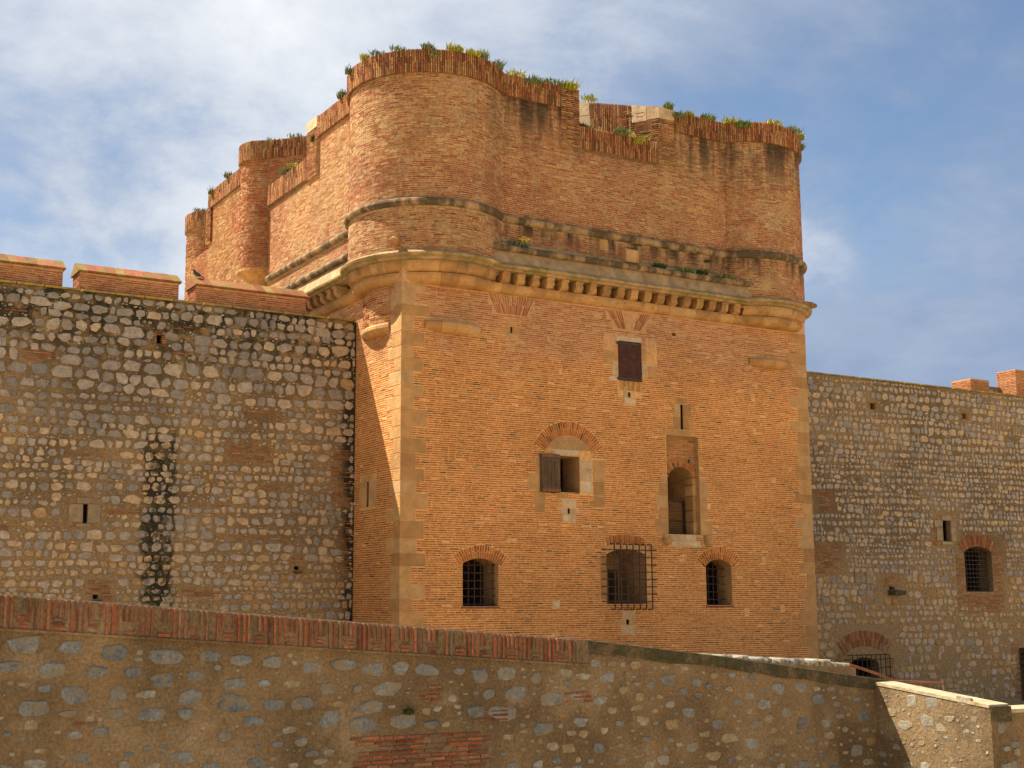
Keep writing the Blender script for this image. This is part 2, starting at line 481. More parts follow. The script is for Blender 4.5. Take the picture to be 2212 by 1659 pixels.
def prism(poly, y0, y1, r=0.5):
    """poly of (x,z), CCW seen from -Y, extruded y0..y1"""
    n = len(poly)
    v = [(x, y0, z) for x, z in poly] + [(x, y1, z) for x, z in poly]
    f = [tuple(range(n)), tuple(range(n, 2 * n))[::-1]] + [(i + n, (i + 1) % n + n, (i + 1) % n, i) for i in range(n)]
    return (np.array(v, float), f, r)

def arch_poly(x0, x1, z0, zs, rise, n=12):
    cx, hw = (x0 + x1) / 2, (x1 - x0) / 2
    R = (hw * hw + rise * rise) / (2 * rise); zc = zs + rise - R; a = math.asin(min(1, hw / R))
    top = [(cx + R * sin(t), zc + R * cos(t)) for t in np.linspace(a, -a, n)]
    return [(x0, z0), (x1, z0)] + top, (cx, zc, R, a)

def voussoirs(cx, zc, R0, R1, a0, a1, n, y=0.0, proud=0.014, depth=0.12, two=False):
    """bricks standing on an arch, each its own wedge"""
    out = []
    for i in range(n):
        t0 = a0 + (a1 - a0) * (i + 0.17) / n; t1 = a0 + (a1 - a0) * (i + 0.83) / n
        spans = [(R0, R1)]
        if two:
            m = R0 + (R1 - R0) * (0.45 + 0.1 * (i % 2))
            spans = [(R0, m - 0.012), (m + 0.012, R1 - rng.uniform(0, 0.05))]
        for ra, rb in spans:
            p = proud + rng.uniform(-0.006, 0.006)
            q = lambda R, t, yy: (cx + R * sin(t), yy, zc + R * cos(t))
            out.append(hexa([q(ra, t0, y - p), q(ra, t1, y - p), q(rb, t1, y - p), q(rb, t0, y - p),
                             q(ra, t0, y + depth), q(ra, t1, y + depth), q(rb, t1, y + depth), q(rb, t0, y + depth)]))
    return out

def cut(core, cutters, name):
    """solid minus openings"""
    dg = bpy.context.evaluated_depsgraph_get
    tmp = []
    for c in cutters:
        me = mesh_from('cutter', [c]); o = link(bpy.data.objects.new('cutter', me)); tmp.append(o)
        md = core.modifiers.new('b', 'BOOLEAN'); md.operation = 'DIFFERENCE'; md.solver = 'EXACT'; md.object = o
    bpy.context.view_layer.update()
    me = bpy.data.meshes.new_from_object(core.evaluated_get(dg()))
    me.name = name
    core.modifiers.clear(); core.data = me
    for o in tmp: bpy.data.objects.remove(o)
    return core


# ------------------------------------------------------------------ wall paths in plan
class Line:
    def __init__(s, p0, p1):
        s.p0, s.p1 = np.array(p0, float), np.array(p1, float)
        s.L = float(np.linalg.norm(s.p1 - s.p0)); d = (s.p1 - s.p0) / s.L; s.n = np.array((d[1], -d[0])); s.d = d
    def ev(s, u, o):
        p = s.p0 + s.d * u + s.n * o; return p[0], p[1]

class Arc:
    def __init__(s, c, R, a0, a1):
        s.c, s.R, s.a0, s.a1 = c, R, a0, a1; s.L = R * (a1 - a0)
    def ev(s, u, o):
        a = s.a0 + u / s.R; return s.c[0] + (s.R + o) * cos(a), s.c[1] + (s.R + o) * sin(a)

TW, TC = 19.18, 2.05           # tower front width, turret centre offset
YL = 13.3
class Outline:
    """left flank, left turret, front, right turret, right flank of the tower"""
    def __init__(s, R):
        s.R = R; a = sqrt(R * R - TC * TC)
        s.segL = [YL - (TC + a), R * (s.ang(0)[1] - s.ang(0)[0]), TW - 2 * (TC + a), R * (s.ang(0)[1] - s.ang(0)[0]), 13.0 - (TC + a)]
        s.cum = np.concatenate([[0], np.cumsum(s.segL)]); s.L = s.cum[-1]; s.a0 = a
    def a(s, o): return sqrt((s.R + o) ** 2 - (TC + o) ** 2)
    def ang(s, o):
        a = s.a(o); t0 = atan2(a, -(TC + o)); t1 = atan2(-(TC + o), a) + 2 * pi
        return t0, t1
    def ev(s, u, o):
        k = min(int(np.searchsorted(s.cum, u, 'right')) - 1, 4); k = max(k, 0)
        t = (u - s.cum[k]) / s.segL[k]; a = s.a(o)
        if k == 0: return -o, YL + (TC + a - YL) * t
        if k == 2: return TC + a + (TW - 2 * (TC + a)) * t, -o
        if k == 4: return TW + o, TC + a + (13.0 - TC - a) * t
        t0, t1 = s.ang(o)
        if k == 1: th = t0 + (t1 - t0) * t; return TC + (s.R + o) * cos(th), TC + (s.R + o) * sin(th)
        b0 = atan2(-(TC + o), -a) + 2 * pi; b1 = atan2(a, TC + o) + 2 * pi
        th = b0 + (b1 - b0) * t; return TW - TC + (s.R + o) * cos(th), TC + (s.R + o) * sin(th)
    def ux(s, x): return s.cum[2] + (x - TC - s.a0)      # u of a point on the front
    def uy(s, y): return YL - y                           # u of a point on the left flank

UP = Outline(2.95)

def sweep(path, prof, u0, u1, step=0.2, r=None, close=True):
    """prof: (offset, z) list from bottom to top along the outside; closed block between u0 and u1"""
    n = max(2, int(math.ceil((u1 - u0) / step)) + 1)
    U = np.linspace(u0, u1, n); m = len(prof)
    v = [(*path.ev(u, o), z) for u in U for o, z in prof]
    f = []
    for i in range(n - 1):
        for k in range(m if close else m - 1):
            kk = (k + 1) % m
            f.append((i * m + k, (i + 1) * m + k, (i + 1) * m + kk, i * m + kk))
    if close: f += [tuple(range(m))[::-1], tuple(range((n - 1) * m, n * m))]
    return (np.array(v, float), f, rng.random() if r is None else r)

def roll(oc, zc, ro, rz, n=7, back=-0.1):
    """half-round profile"""
    return [(oc + ro * sin(t), zc - rz * cos(t)) for t in np.linspace(0, pi, n)] + [(back, zc + rz), (back, zc - rz)]

def pbrick(path, u0, u1, z0, z1, o1, o0=-0.04, ch=0.004, r=None):
    a, b = path.ev(u0 + ch, o1), path.ev(u1 - ch, o1); c, d_ = path.ev(u0, o0), path.ev(u1, o0)
    return hexa([(*a, z0 + ch), (*b, z0 + ch), (*b, z1 - ch), (*a, z1 - ch), (*c, z0), (*d_, z0), (*d_, z1), (*c, z1)], r, back=False)

def free_runs(u0, u1, blocked):
    runs = [(u0, u1)]
    for a, b in blocked:
        nr = []
        for s, e in runs:
            if b <= s or a >= e: nr.append((s, e)); continue
            if a > s: nr.append((s, a))
            if b < e: nr.append((b, e))
        runs = nr
    return runs

def courses(path, u0, u1, z0, z1, blocks=None, pitch=0.079, h=0.046, lmin=0.22, lmax=0.37, o=0.006, oj=0.004, skip=0.0, maxlen=None, zj=0.004, joint=0.022, tone=None):
    """rows of bricks along a path; blocks(za, zb) gives blocked u intervals"""
    out = []; z = z0; k = 0
    while z + h <= z1 + 1e-6:
        bl = blocks(z - 0.01, z + h + 0.01) if blocks else []
        for s, e in free_runs(u0, u1, bl):
            u = s - (rng.random() * 0.2 if s == u0 else 0.0); u = max(u, s) if s != u0 else s + rng.uniform(0, 0.02)
            first = True
            while u < e - 0.05:
                L = rng.uniform(lmin, lmax)
                if first: L *= rng.uniform(0.4, 1.0); first = False
                v = min(u + L, e - 0.005)
                if e - v < 0.1: v = e - 0.005
                if rng.random() >= skip:
                    dz = rng.uniform(-zj, zj) + 0.008 * sin(u * 0.9 + k * 0.37)
                    hh = h * rng.uniform(0.82, 1.12)
                    r = rng.random() if tone is None else tone(u, z)
                    out.append(pbrick(path, u, v, z + dz, z + dz + hh, o + rng.uniform(-oj, oj), r=r))
                u = v + joint * rng.uniform(0.6, 1.4)
        z += pitch; k += 1
    return out

def soldier(path, u0, u1, z0, z1, o=0.13, pitch=0.082, w=0.054, zfun=None):
    """upright coping bricks, half-lapped"""
    out = []; u = u0 + 0.01; k = 0
    while u + w < u1:
        H = z1 - z0
        t = rng.uniform(-0.012, 0.012)
        cutp = [0.0, 0.36 + rng.uniform(-0.05, 0.05), 0.70 + rng.uniform(-0.05, 0.05), 1.0] if k % 2 else [0.0, 0.52 + rng.uniform(-0.06, 0.06), 1.0]
        for a, b in zip(cutp[:-1], cutp[1:]):
            za = z0 + a * H + (0.008 if a > 0 else rng.uniform(-0.008, 0.006)); zb = z0 + b * H - 0.008 + (t if b == 1.0 else 0)
            if rng.random() > 0.02:
                out.append(pbrick(path, u, u + w * rng.uniform(0.85, 1.12), za, zb, o + rng.uniform(-0.010, 0.008), o0=o - 0.10))
        u += pitch * rng.uniform(0.92, 1.1); k += 1
    return out

def pebble(cx, cz, rx, rz, y, proud, n=8, r=None, boxy=4.5):
    """one rubble stone: irregular angular polygon with a rough split face"""
    ph = rng.uniform(-0.25, 0.25) + pi / 4
    ring = []
    skew = rng.uniform(-0.18, 0.18); tap = rng.uniform(-0.2, 0.2)
    for i in range(n):
        t = ph + 2 * pi * i / n + rng.uniform(-0.28, 0.28)
        c, s_ = cos(t), sin(t)
        k = (abs(c) ** boxy + abs(s_) ** boxy) ** (-1 / boxy) * rng.uniform(0.80, 1.06)
        a, b = c * k, s_ * k
        ring.append(((a * (1 + tap * b) + skew * b) * rx, b * rz))
    v = []
    ta, tb = rng.uniform(-.35, .35) * proud, rng.uniform(-.35, .35) * proud
    for sc, yy in ((1.0, 0.05), (0.985, -proud * 0.45), (rng.uniform(0.78, 0.9), -proud)):
        for a, b in ring:
            f_ = (ta * a / rx + tb * b / rz + rng.uniform(-.12, .12) * proud) if yy == -proud else 0
            v.append((cx + a * sc, y + yy + f_, cz + b * sc))
    f = []
    for k in (0, 1):
        for i in range(n):
            j = (i + 1) % n; f.append((k * n + i, k * n + j, (k + 1) * n + j, (k + 1) * n + i))
    v.append((cx + rng.uniform(-.2, .2) * rx, y - proud * rng.uniform(.9, 1.25), cz + rng.uniform(-.2, .2) * rz))
    f += [(2 * n + i, 2 * n + (i + 1) % n, 3 * n) for i in range(n)]
    return (np.array(v, float), f, rng.random() if r is None else r)

class Grid:
    """bounding boxes in cells, for quick overlap tests"""
    def __init__(s, c=0.6): s.c = c; s.d = {}
    def cells(s, q):
        for i in range(int(q[0] // s.c), int(q[1] // s.c) + 1):
            for j in range(int(q[2] // s.c), int(q[3] // s.c) + 1): yield i, j
    def add(s, q):
        for k in s.cells(q): s.d.setdefault(k, []).append(q)
    def free(s, q):
        return not any(hit(s.d.get(k, ()), *q) for k in s.cells(q))

def hit(rects, x0, x1, z0, z1):
    return any(x0 < b and x1 > a and z0 < d_ and z1 > c for a, b, c, d_ in rects)

def rubble(x0, x1, z0, z1, y, hfun, rects, tone, gap=0.05, proud=(0.02, 0.05), drop=0.03, topz=None, chips=0.0):
    out = []; z = z0; k = 0; G = Grid()
    for q in rects: G.add(q)
    top = (topz or z1) - 0.02
    while z < z1 - 0.08:
        hmin, hmax = hfun(z); h = min(rng.uniform(hmin, hmax), z1 - z)
        x = x0 + rng.uniform(-0.2, 0.2)
        while x < x1 - 0.12:
            hh = h * rng.uniform(0.82, 1.12)
            w = min(hh * rng.choice((rng.uniform(0.7, 1.1), rng.uniform(1.0, 1.5), rng.uniform(1.3, 1.9))), x1 - x)
            zc = z + h / 2 + 0.06 * sin(x * 0.6 + k * 1.3) + rng.uniform(-0.03, 0.03)
            rx, rz = w / 2 - gap * rng.uniform(0.3, 0.7), hh / 2 - gap * rng.uniform(0.3, 0.7)
            xc = x + w / 2
            if zc + rz > top: rz = max(0.04, (top - zc + rz) / 2); zc = top - rz
            q = (xc - rx * .86, xc + rx * .86, zc - rz * .80, zc + rz * .80)
            if rng.random() > drop and xc + rx < x1 and xc - rx > x0 and G.free(q):
                G.add(q); out.append(pebble(xc, zc, rx, rz, y, rng.uniform(*proud), n=rng.choice((6, 7, 8, 8)), r=tone(xc, zc)))
            x += w
        z += h; k += 1
    for _ in range(int(chips * (x1 - x0) * (z1 - z0))):
        xc, zc, rx = rng.uniform(x0, x1), rng.uniform(z0, top - .1), rng.choice((rng.uniform(.025, .06), rng.uniform(.05, .16)))
        rz = rx * rng.uniform(.45, .9); q = (xc - rx, xc + rx, zc - rz, zc + rz)
        if G.free(q): G.add(q); out.append(pebble(xc, zc, rx, rz, y, rng.uniform(*proud) * .7, n=6, r=tone(xc, zc)))
    return out


# ================================================================== setting
g = obj('ground', (np.array([(-1500, -1500, 0), (1500, -1500, 0), (1500, 1500, 0), (-1500, 1500, 0)], float), [(0, 1, 2, 3)], 0.5), 'ground')
tag(g, kind='structure')

# ================================================================== the keep tower
tower = tag(empty('brick_tower', (0, 0, 0)), 'tall orange brick keep with round corner turrets and a bracketed stone cornice', 'tower')

# ---- openings of the lower body
lw_poly, lw_a = arch_poly(2.47, 3.94, 4.85, 6.33, 0.21)
cw_poly, cw_a = arch_poly(8.66, 10.51, 4.93, 6.78, 0.20)
rw_poly, rw_a = arch_poly(13.42, 14.72, 4.88, 6.40, 0.27)
dr_poly, dr_a = arch_poly(11.80, 13.10, 7.60, 9.80, 0.47)
mw_poly = [(6.48, 9.02), (7.51, 9.02), (7.51, 10.38), (6.48, 10.38)]
rect = lambda a, b, c, d_: [(a, c), (b, c), (b, d_), (a, d_)]
cutters = [
    prism(lw_poly, -0.5, 1.15), prism(rect(1.9, 5.6, 4.3, 7.0), 1.1, 4.2),
    prism(cw_poly, -0.5, 1.7), prism(rect(9.95, 10.40, 4.96, 6.25), 1.6, 4.2),
    prism(rw_poly, -0.5, 0.95), prism(rect(13.2, 16.2, 4.3, 7.2), 0.9, 4.2),
    prism(rect(11.62, 13.22, 7.60, 11.46), -0.5, 0.20), prism(dr_poly, -0.6, 2.1),
    prism(mw_poly, -0.5, 1.2), prism(rect(6.2, 8.9, 8.6, 11.0), 1.15, 4.2),
    prism(rect(9.40, 10.48, 13.50, 14.97), -0.5, 0.10),
    prism(rect(12.05, 12.25, 15.46, 15.60), -0.5, 0.3),
]
def loophole(x0, x1, z0, z1, y=0.0, d0=0.05, d1=1.2, sp=0.55):
    """slit that opens out inside the wall"""
    out = [prism(rect(x0, x1, z0, z1), y - .5, y + d0 + .01)]
    v = [(x0, y + d0, z0), (x1, y + d0, z0), (x1, y + d0, z1), (x0, y + d0, z1), (x0 - .1, y + d1, z0 - .1), (x1 + sp * 1.6, y + d1, z0 - .1), (x1 + sp * 1.6, y + d1, z1 + .25), (x0 - .1, y + d1, z1 + .25)]
    return out + [hexa(v)]
for q in ((12.36, 12.50, 11.72, 12.72), (6.95, 7.05, 8.23, 8.43), (9.53, 9.66, 4.16, 4.35), (9.83, 9.94, 12.82, 13.02), (4.50, 4.59, 14.82, 15.06)): cutters += loophole(*q)
cutters.append(box(-0.5, 0.06, 2.56, 2.76, 8.40, 9.33)); cutters.append(hexa([(.05, 2.56, 8.4), (1.2, 2.2, 8.3), (1.2, 2.2, 9.5), (.05, 2.56, 9.33), (.05, 2.76, 8.4), (1.2, 4.4, 8.3), (1.2, 4.4, 9.5), (.05, 2.76, 9.33)]))
core = obj('wall_core', box(0, TW, 0, 16, 0, 17.02), 'mortar_low', tower)
cut(core, cutters, 'wall_core')
at = core.data.attributes.get('rnd')
core.data.materials.clear(); core.data.materials.append(M['mortar_low']); core.data.materials.append(M['reveal'])
for p in core.data.polygons:
    c = p.center
    inside = 0.005 < c[1] < 15 and 0.02 < c[0] < TW - 0.02 and 2 < c[2] < 16.9
    p.material_index = 1 if inside else 0

# ---- dressed stones let into the front, also used as places without bricks
front_blocks = {   # (x0, x1, z0, z1): material
    'stone': [(8.12, 8.68, 9.50, 10.29), (8.12, 8.64, 8.95, 9.48), (8.12, 8.62, 8.52, 8.93), (5.26, 5.74, 9.05, 9.66), (5.55, 5.76, 9.69, 10.25),
              (5.47, 5.97, 8.53, 9.01), (5.52, 5.93, 8.24, 8.51), (6.47, 6.99, 8.79, 9.00),
              (12.16, 12.73, 12.75, 13.00), (12.06, 12.36, 12.24, 12.73), (12.50, 12.91, 12.26, 12.73), (11.99, 12.36, 11.71, 12.22), (12.50, 12.81, 11.71, 12.24), (11.45, 12.85, 11.47, 11.70),
              (11.34, 11.61, 9.58, 9.86), (11.22, 11.61, 9.08, 9.56), (11.10, 11.61, 8.60, 9.07), (11.18, 11.61, 8.20, 8.59), (11.00, 11.61, 7.61, 8.19),
              (13.23, 13.51, 9.57, 9.83), (13.23, 13.69, 9.08, 9.56), (13.23, 13.58, 8.54, 9.06), (13.23, 13.59, 8.20, 8.53), (13.23, 13.82, 7.57, 8.17),
              (8.70, 9.08, 14.06, 14.59), (10.79, 11.24, 13.67, 14.14), (9.21, 9.38, 14.21, 14.80), (4.16, 4.49, 14.80, 15.05), (4.60, 4.88, 14.82, 15.06),
              (4.36, 4.77, 15.08, 15.35), (4.31, 4.83, 14.57, 14.79), (10.47, 10.74, 14.31, 14.82), (9.20, 9.52, 4.16, 4.34), (9.67, 9.99, 4.16, 4.34), (8.38, 8.65, 5.10, 6.65)],
    'stone_pale': [(7.55, 8.05, 9.95, 10.24), (7.55, 8.05, 9.49, 9.92), (7.55, 8.05, 9.07, 9.47), (6.71, 7.32, 8.45, 8.72), (6.59, 6.94, 8.23, 8.42), (7.06, 7.44, 8.25, 8.43), (6.72, 7.29, 7.93, 8.21),
                   (6.35, 7.47, 10.39, 10.60), (9.35, 9.94, 4.37, 4.66), (9.30, 9.93, 3.82, 4.14), (9.31, 10.53, 14.99, 15.22), (9.10, 9.36, 13.61, 14.18), (8.96, 9.36, 13.45, 13.59),
                   (10.50, 10.73, 13.63, 14.28), (9.65, 10.17, 12.56, 12.80), (9.60, 9.82, 13.06, 13.24), (9.60, 9.82, 12.83, 13.04),
                   (11.70, 12.47, 7.33, 7.59), (12.49, 12.97, 7.35, 7.59), (11.62, 12.1, 7.15, 7.31), (12.12, 12.62, 7.15, 7.31), (12.64, 13.2, 7.15, 7.31), (6.24, 6.54, 4.76, 5.03)],
}
for mt, L in front_blocks.items():
    for q in L:
        pale = mt == 'stone_pale'
        obj('dressed_stone', block(*q, proud=0.022 if pale else 0.016, jit=0.02 if pale else 0.008, ch=0.02 if pale else 0.01, depth=0.045), mt, tower)
rects = [q for L in front_blocks.values() for q in L]
rects += [(11.60, 13.22, 7.58, 11.46), (6.48, 7.51, 9.02, 10.4), (9.37, 10.50, 13.45, 15.0), (12.36, 12.50, 11.7, 12.74), (12.05, 12.25, 15.46, 15.6), (4.49, 4.6, 14.8, 15.08),
          (9.53, 9.66, 4.16, 4.35), (8.73, 9.3, 14.62, 15.25), (10.74, 11.26, 14.18, 15.22), (9.34, 10.46, 12.85, 13.5), (9.82, 9.95, 12.8, 13.05), (6.94, 7.06, 8.2, 8.44),
          (10.51, 10.80, 5.10, 6.85), (8.62, 10.66, 6.98, 7.16), (11.28, 11.73, 7.21, 7.54), (13.3, 13.74, 7.2, 7.54), (5.9, 8.1, 10.55, 10.75), (7.5, 8.1, 9.0, 10.6)]
for _ in range(16):   # small plaster repairs
    x, z = rng.uniform(1.4, 18), rng.uniform(3, 15.5); w = rng.uniform(0.10, 0.24); rects.append((x, x + w, z, z + w * rng.uniform(0.6, 1.3)))

# ---- corner quoins
quoins_front = []
def quoins(right):
    z = 0.3; k = 0
    while z < 16.2:
        h = rng.uniform(0.42, 0.62) if k % 3 else rng.uniform(0.36, 0.46)
        h = min(h, 16.22 - z)
        if h < 0.1: break
        long = k % 2 == 0
        w = rng.uniform(0.85, 1.12) if long else rng.uniform(0.42, 0.66)
        if not right:
            s = rng.uniform(0.5, 0.75) if long else rng.uniform(0.75, 1.15)
            x0, x1, y1 = -0.014, w, s
        else:
            x0, x1, y1 = TW - w, TW + 0.014, 0.6
        ch = 0.012
        p = box(x0, x1, -0.014, y1, z + 0.006, z + h - 0.006)
        o = obj('quoin_stone', p, 'stone', tower)
        bm = bmesh.new(); bm.from_mesh(o.data); bmesh.ops.bevel(bm, geom=bm.edges[:], offset=0.014, segments=1, affect='EDGES'); bm.to_mesh(o.data); bm.free()
        quoins_front.append((x0 - 0.02, x1, z, z + h, y1))
        z += h; k += 1
quoins(False); quoins(True)

# ---- arch rings
arches = []   # (cx, zc, Rout, zmin) used as brick-free zones
def ring(part, a, thick, n, extra=0.06, two=True, name='voussoir', R0=None, mat='brick_low'):
    cx, zc, R, ang = a; R0 = R0 or R
    for p in voussoirs(cx, zc, R0 + 0.005, R0 + thick, -(ang + extra), ang + extra, n, two=two):
        obj(name, p, mat, part)
    arches.append((cx, zc, R0 + thick + 0.01, zc + R0 * cos(ang + extra) - 0.02, R0, ang + extra))

def window(name, label, parent=tower):
    o = empty(name, (0, 0, 0), parent); o['label'] = label; return o

w_left = window('barred_window', 'arched barred window left of the others, low on the front')
ring(w_left, lw_a, 0.46, 21, 0.10)
w_mid = window('barred_window', 'window behind a protruding iron cage grille')
ring(w_mid, (9.55, 4.0, 3.20, 0.27), 0.32, 22, 0.0, two=False)
w_right = window('barred_window', 'narrow arched barred window near the right corner')
ring(w_right, rw_a, 0.50, 19, 0.10)
w_door = window('arched_doorway', 'arched doorway high in the wall with a low mesh gate')
for p in voussoirs(dr_a[0], dr_a[1], dr_a[2] + 0.005, dr_a[2] + 0.42, -dr_a[3], dr_a[3], 17, y=0.20, two=True):
    obj('voussoir', p, 'brick_low', w_door)
w_shut = window('open_shutter_window', 'square window with a weathered wooden shutter swung open')
# big relieving arch over the shuttered window
ring(w_shut, (7.02, 9.95, 1.22, 1.08), 0.55, 33, 0.0, R0=1.20)
ty_poly, _ = arch_poly(6.0, 8.04, 10.62, 10.66, 0.46)
obj('plaster_infill', prism(ty_poly, -0.010, 0.05), 'reveal', w_shut)
w_hatch = window('hatch_window', 'window closed by a dark iron-plated shutter')
# fans of slanting bricks below the cornice
def fan(cx, z0, z1, w0, w1, n, gap=None):
    for i in range(n):
        t = (i + 0.5) / n
        if gap and gap[0] < t < gap[1]: continue
        b, tt = cx + (t - 0.5) * w0, cx + (t - 0.5) * w1; k = 0.026
        m = rng.uniform(0.4, 0.6)
        for s, e in ((0, m - 0.015), (m + 0.015, 1)):
            xa, xb = b + (tt - b) * s, b + (tt - b) * e; za, zb = z0 + (z1 - z0) * s, z0 + (z1 - z0) * e
            p = 0.012 + rng.uniform(-0.005, 0.006)
            obj('fan_brick', hexa([(xa - k, -p, za), (xa + k, -p, za), (xb + k, -p, zb), (xb - k, -p, zb), (xa - k, .1, za), (xa + k, .1, za), (xb + k, .1, zb), (xb - k, .1, zb)]), 'brick_low', tower)
    rects.append((cx - w1 / 2, cx + w1 / 2, (z0 + z1) / 2, z1 + 0.02)); rects.append((cx - (w0 + w1) / 4, cx + (w0 + w1) / 4, z0 - 0.02, (z0 + z1) / 2))
fan(4.56, 15.52, 16.22, 1.30, 2.0, 18)
fan(9.95, 15.50, 16.18, 1.1, 2.2, 20, gap=(0.36, 0.70))

# ---- brick courses of the lower front and of the left flank
def front_blocks_at(za, zb):
    bl = [(a - 0.012, b + 0.012) for a, b, c, d_ in rects if za < d_ and zb > c]
    bl += [(a, b + 0.012) for a, b, c, d_, _ in quoins_front if za < d_ - 0.01 and zb > c + 0.01 and a < 2]
    bl += [(a - 0.0, b + 0.1) for a, b, c, d_, _ in quoins_front if za < d_ - 0.01 and zb > c + 0.01 and a > 2]
    zm = (za + zb) / 2
    for cx, zc, Ro, zmin, R0, ang in arches:
        if zm > zmin and zm < zc + Ro:
            hw = sqrt(max(0, Ro * Ro - (zm - zc) ** 2)); hw = min(hw, (zm - zc) * math.tan(ang) + 0.02 if ang < 1.5 else hw); bl.append((cx - hw, cx + hw))
    for poly, (x0, x1, z0, zs, zt) in ((lw_poly, (2.47, 3.94, 4.85, 6.33, 6.54)), (cw_poly, (8.66, 10.51, 4.93, 6.78, 6.99)), (rw_poly, (13.42, 14.72, 4.88, 6.4, 6.68))):
        if za < zt and zb > z0: bl.append((x0 - 0.005, x1 + 0.005))
    if za < 10.75 and zb > 10.35: bl.append((5.95, 8.05))
    for cx in (TC, TW - TC):
        if za < 15.05 and zb > 14.6: bl.append((cx - 1.08, cx + 1.08))
    return bl
FR = Line((0, 0), (TW, 0))
lower = courses(FR, 0.0, TW, 2.0, 16.24, front_blocks_at, skip=0.012)
# wall behind the door recess
def rec_blocks(za, zb):
    zm = (za + zb) / 2; cx, zc, R, a = dr_a; b = []
    if zb > 9.0 and zm < zc + R + 0.43:
        Ro = R + 0.43; hw = sqrt(max(0, Ro * Ro - (zm - zc) ** 2)) if zm > 9.8 else 0.72; b.append((cx - min(hw, 0.95), cx + min(hw, 0.95)))
    elif zm <= 9.0: b.append((11.5, 13.3))
    return b
RB = Line((0, 0.20), (TW, 0.20))
lower += courses(RB, 11.63, 13.21, 9.85, 11.44, rec_blocks)
# left flank (faces -X); the path runs from the curtain wall to the corner
LF = Line((0, 6.0), (0, 0.0))
def flank_blocks(za, zb):
    bl = [(6.0 - y1 - 0.012, 6.1) for a, b, c, d_, y1 in quoins_front if a < 2 and za < d_ - 0.01 and zb > c + 0.01]
    if za < 9.56 and zb > 8.36: bl.append((6 - 3.34, 6 - 1.90))
    if zb > 14.55: bl.append((6 - 2.05 - 1.06, 6 - 2.05 + 1.06))
    return bl
lower += courses(LF, 0.6, 6.0, 2.0, 16.24, flank_blocks, skip=0.01)
spread('brick', lower, 'brick_low', tower, 'lower_brickwork', 300)

# flank slit surround
for y0, y1, z0, z1 in ((2.22, 3.07, 9.34, 9.54), (2.79, 3.33, 8.40, 9.32), (1.92, 2.53, 8.38, 9.32)):
    obj('dressed_stone', box(-0.016, 0.045, y0, y1, z0, z1), 'stone', tower)

# ---- lower drums left over below the corbelling
DRR = 2.34
dr_half = math.acos(TC / DRR)
drum = sweep(Arc((TC, TC), DRR, pi - dr_half, pi + dr_half), [(0, 14.9), (0, 16.3), (-0.3, 16.3), (-0.3, 14.9)], 0, 2 * dr_half * DRR, 0.12)
obj('drum_core', drum, 'mortar_low', tower)
spread('brick', courses(Arc((TC, TC), DRR, pi - dr_half, pi + dr_half), 0, 2 * dr_half * DRR, 14.97, 16.26, o=0.02, oj=0.012), 'brick_up', tower, 'drum_brickwork', 40)
def moulding_foot(c, a_mid, name):
    A = Arc(c, DRR, a_mid - dr_half * 0.98, a_mid + dr_half * 0.98); L = A.L
    for i in range(4):
        obj(name, sweep(A, [(-0.34, 14.54), (-0.12, 14.56), (0.01, 14.64), (0.075, 14.76), (0.075, 14.86), (0.03, 14.93), (-0.3, 14.95)], L * i / 4 + 0.006, L * (i + 1) / 4 - 0.006, 0.1), 'stone', tower, smooth=False)
moulding_foot((TC, TC), pi, 'drum_moulding')
moulding_foot((TC, TC), 1.5 * pi, 'drum_moulding')
moulding_foot((TW - TC, TC), 1.5 * pi, 'drum_moulding')

# ---- upper body cores
def up_core(prof, u0, u1, name, mat='mortar_up', step=0.2):
    return obj(name, sweep(UP, prof, u0, u1, step, 0.5), mat, tower)
o_in = -1.6
up_core([(0, 16.9), (0, 22.42), (o_in, 22.42), (o_in, 16.9)], 0.0, UP.L, 'upper_wall_core')
obj('body_fill', box(0.8, TW - 0.8, 0.8, 26, 16.9, 21.9), 'reveal', tower)  # unseen solid fill of the upper body, added to stop light leaks
XN = dict(a=6.77, b=7.65, c=11.55, d=12.36)           # embrasure in the front
YN = dict(a=13.25, b=8.74, c=7.63)                    # embrasure in the left flank
uF = UP.ux; uL = UP.uy
def chunk(u0, u1):
    up_core([(0.0, 22.42), (0.0, 24.0), (o_in, 24.0), (o_in, 22.42)], u0, u1, 'parapet_core')
    up_core([(0.098, 24.001), (0.098, 24.85), (o_in, 25.2), (o_in, 24.001)], u0, u1, 'coping_core', 'coping_bed')
chunk(uL(YN['b']), uF(XN['b'])); chunk(uF(XN['c']), UP.L)
for u0, u1 in ((0.0, uL(YN['b'])), (uF(XN['b']), uF(XN['c']))):
    up_core([(0.0, 22.40), (0.098, 22.5), (0.098, 23.37), (o_in, 23.36), (o_in, 22.40)], u0, u1, 'embrasure_sill_core', 'coping_bed')

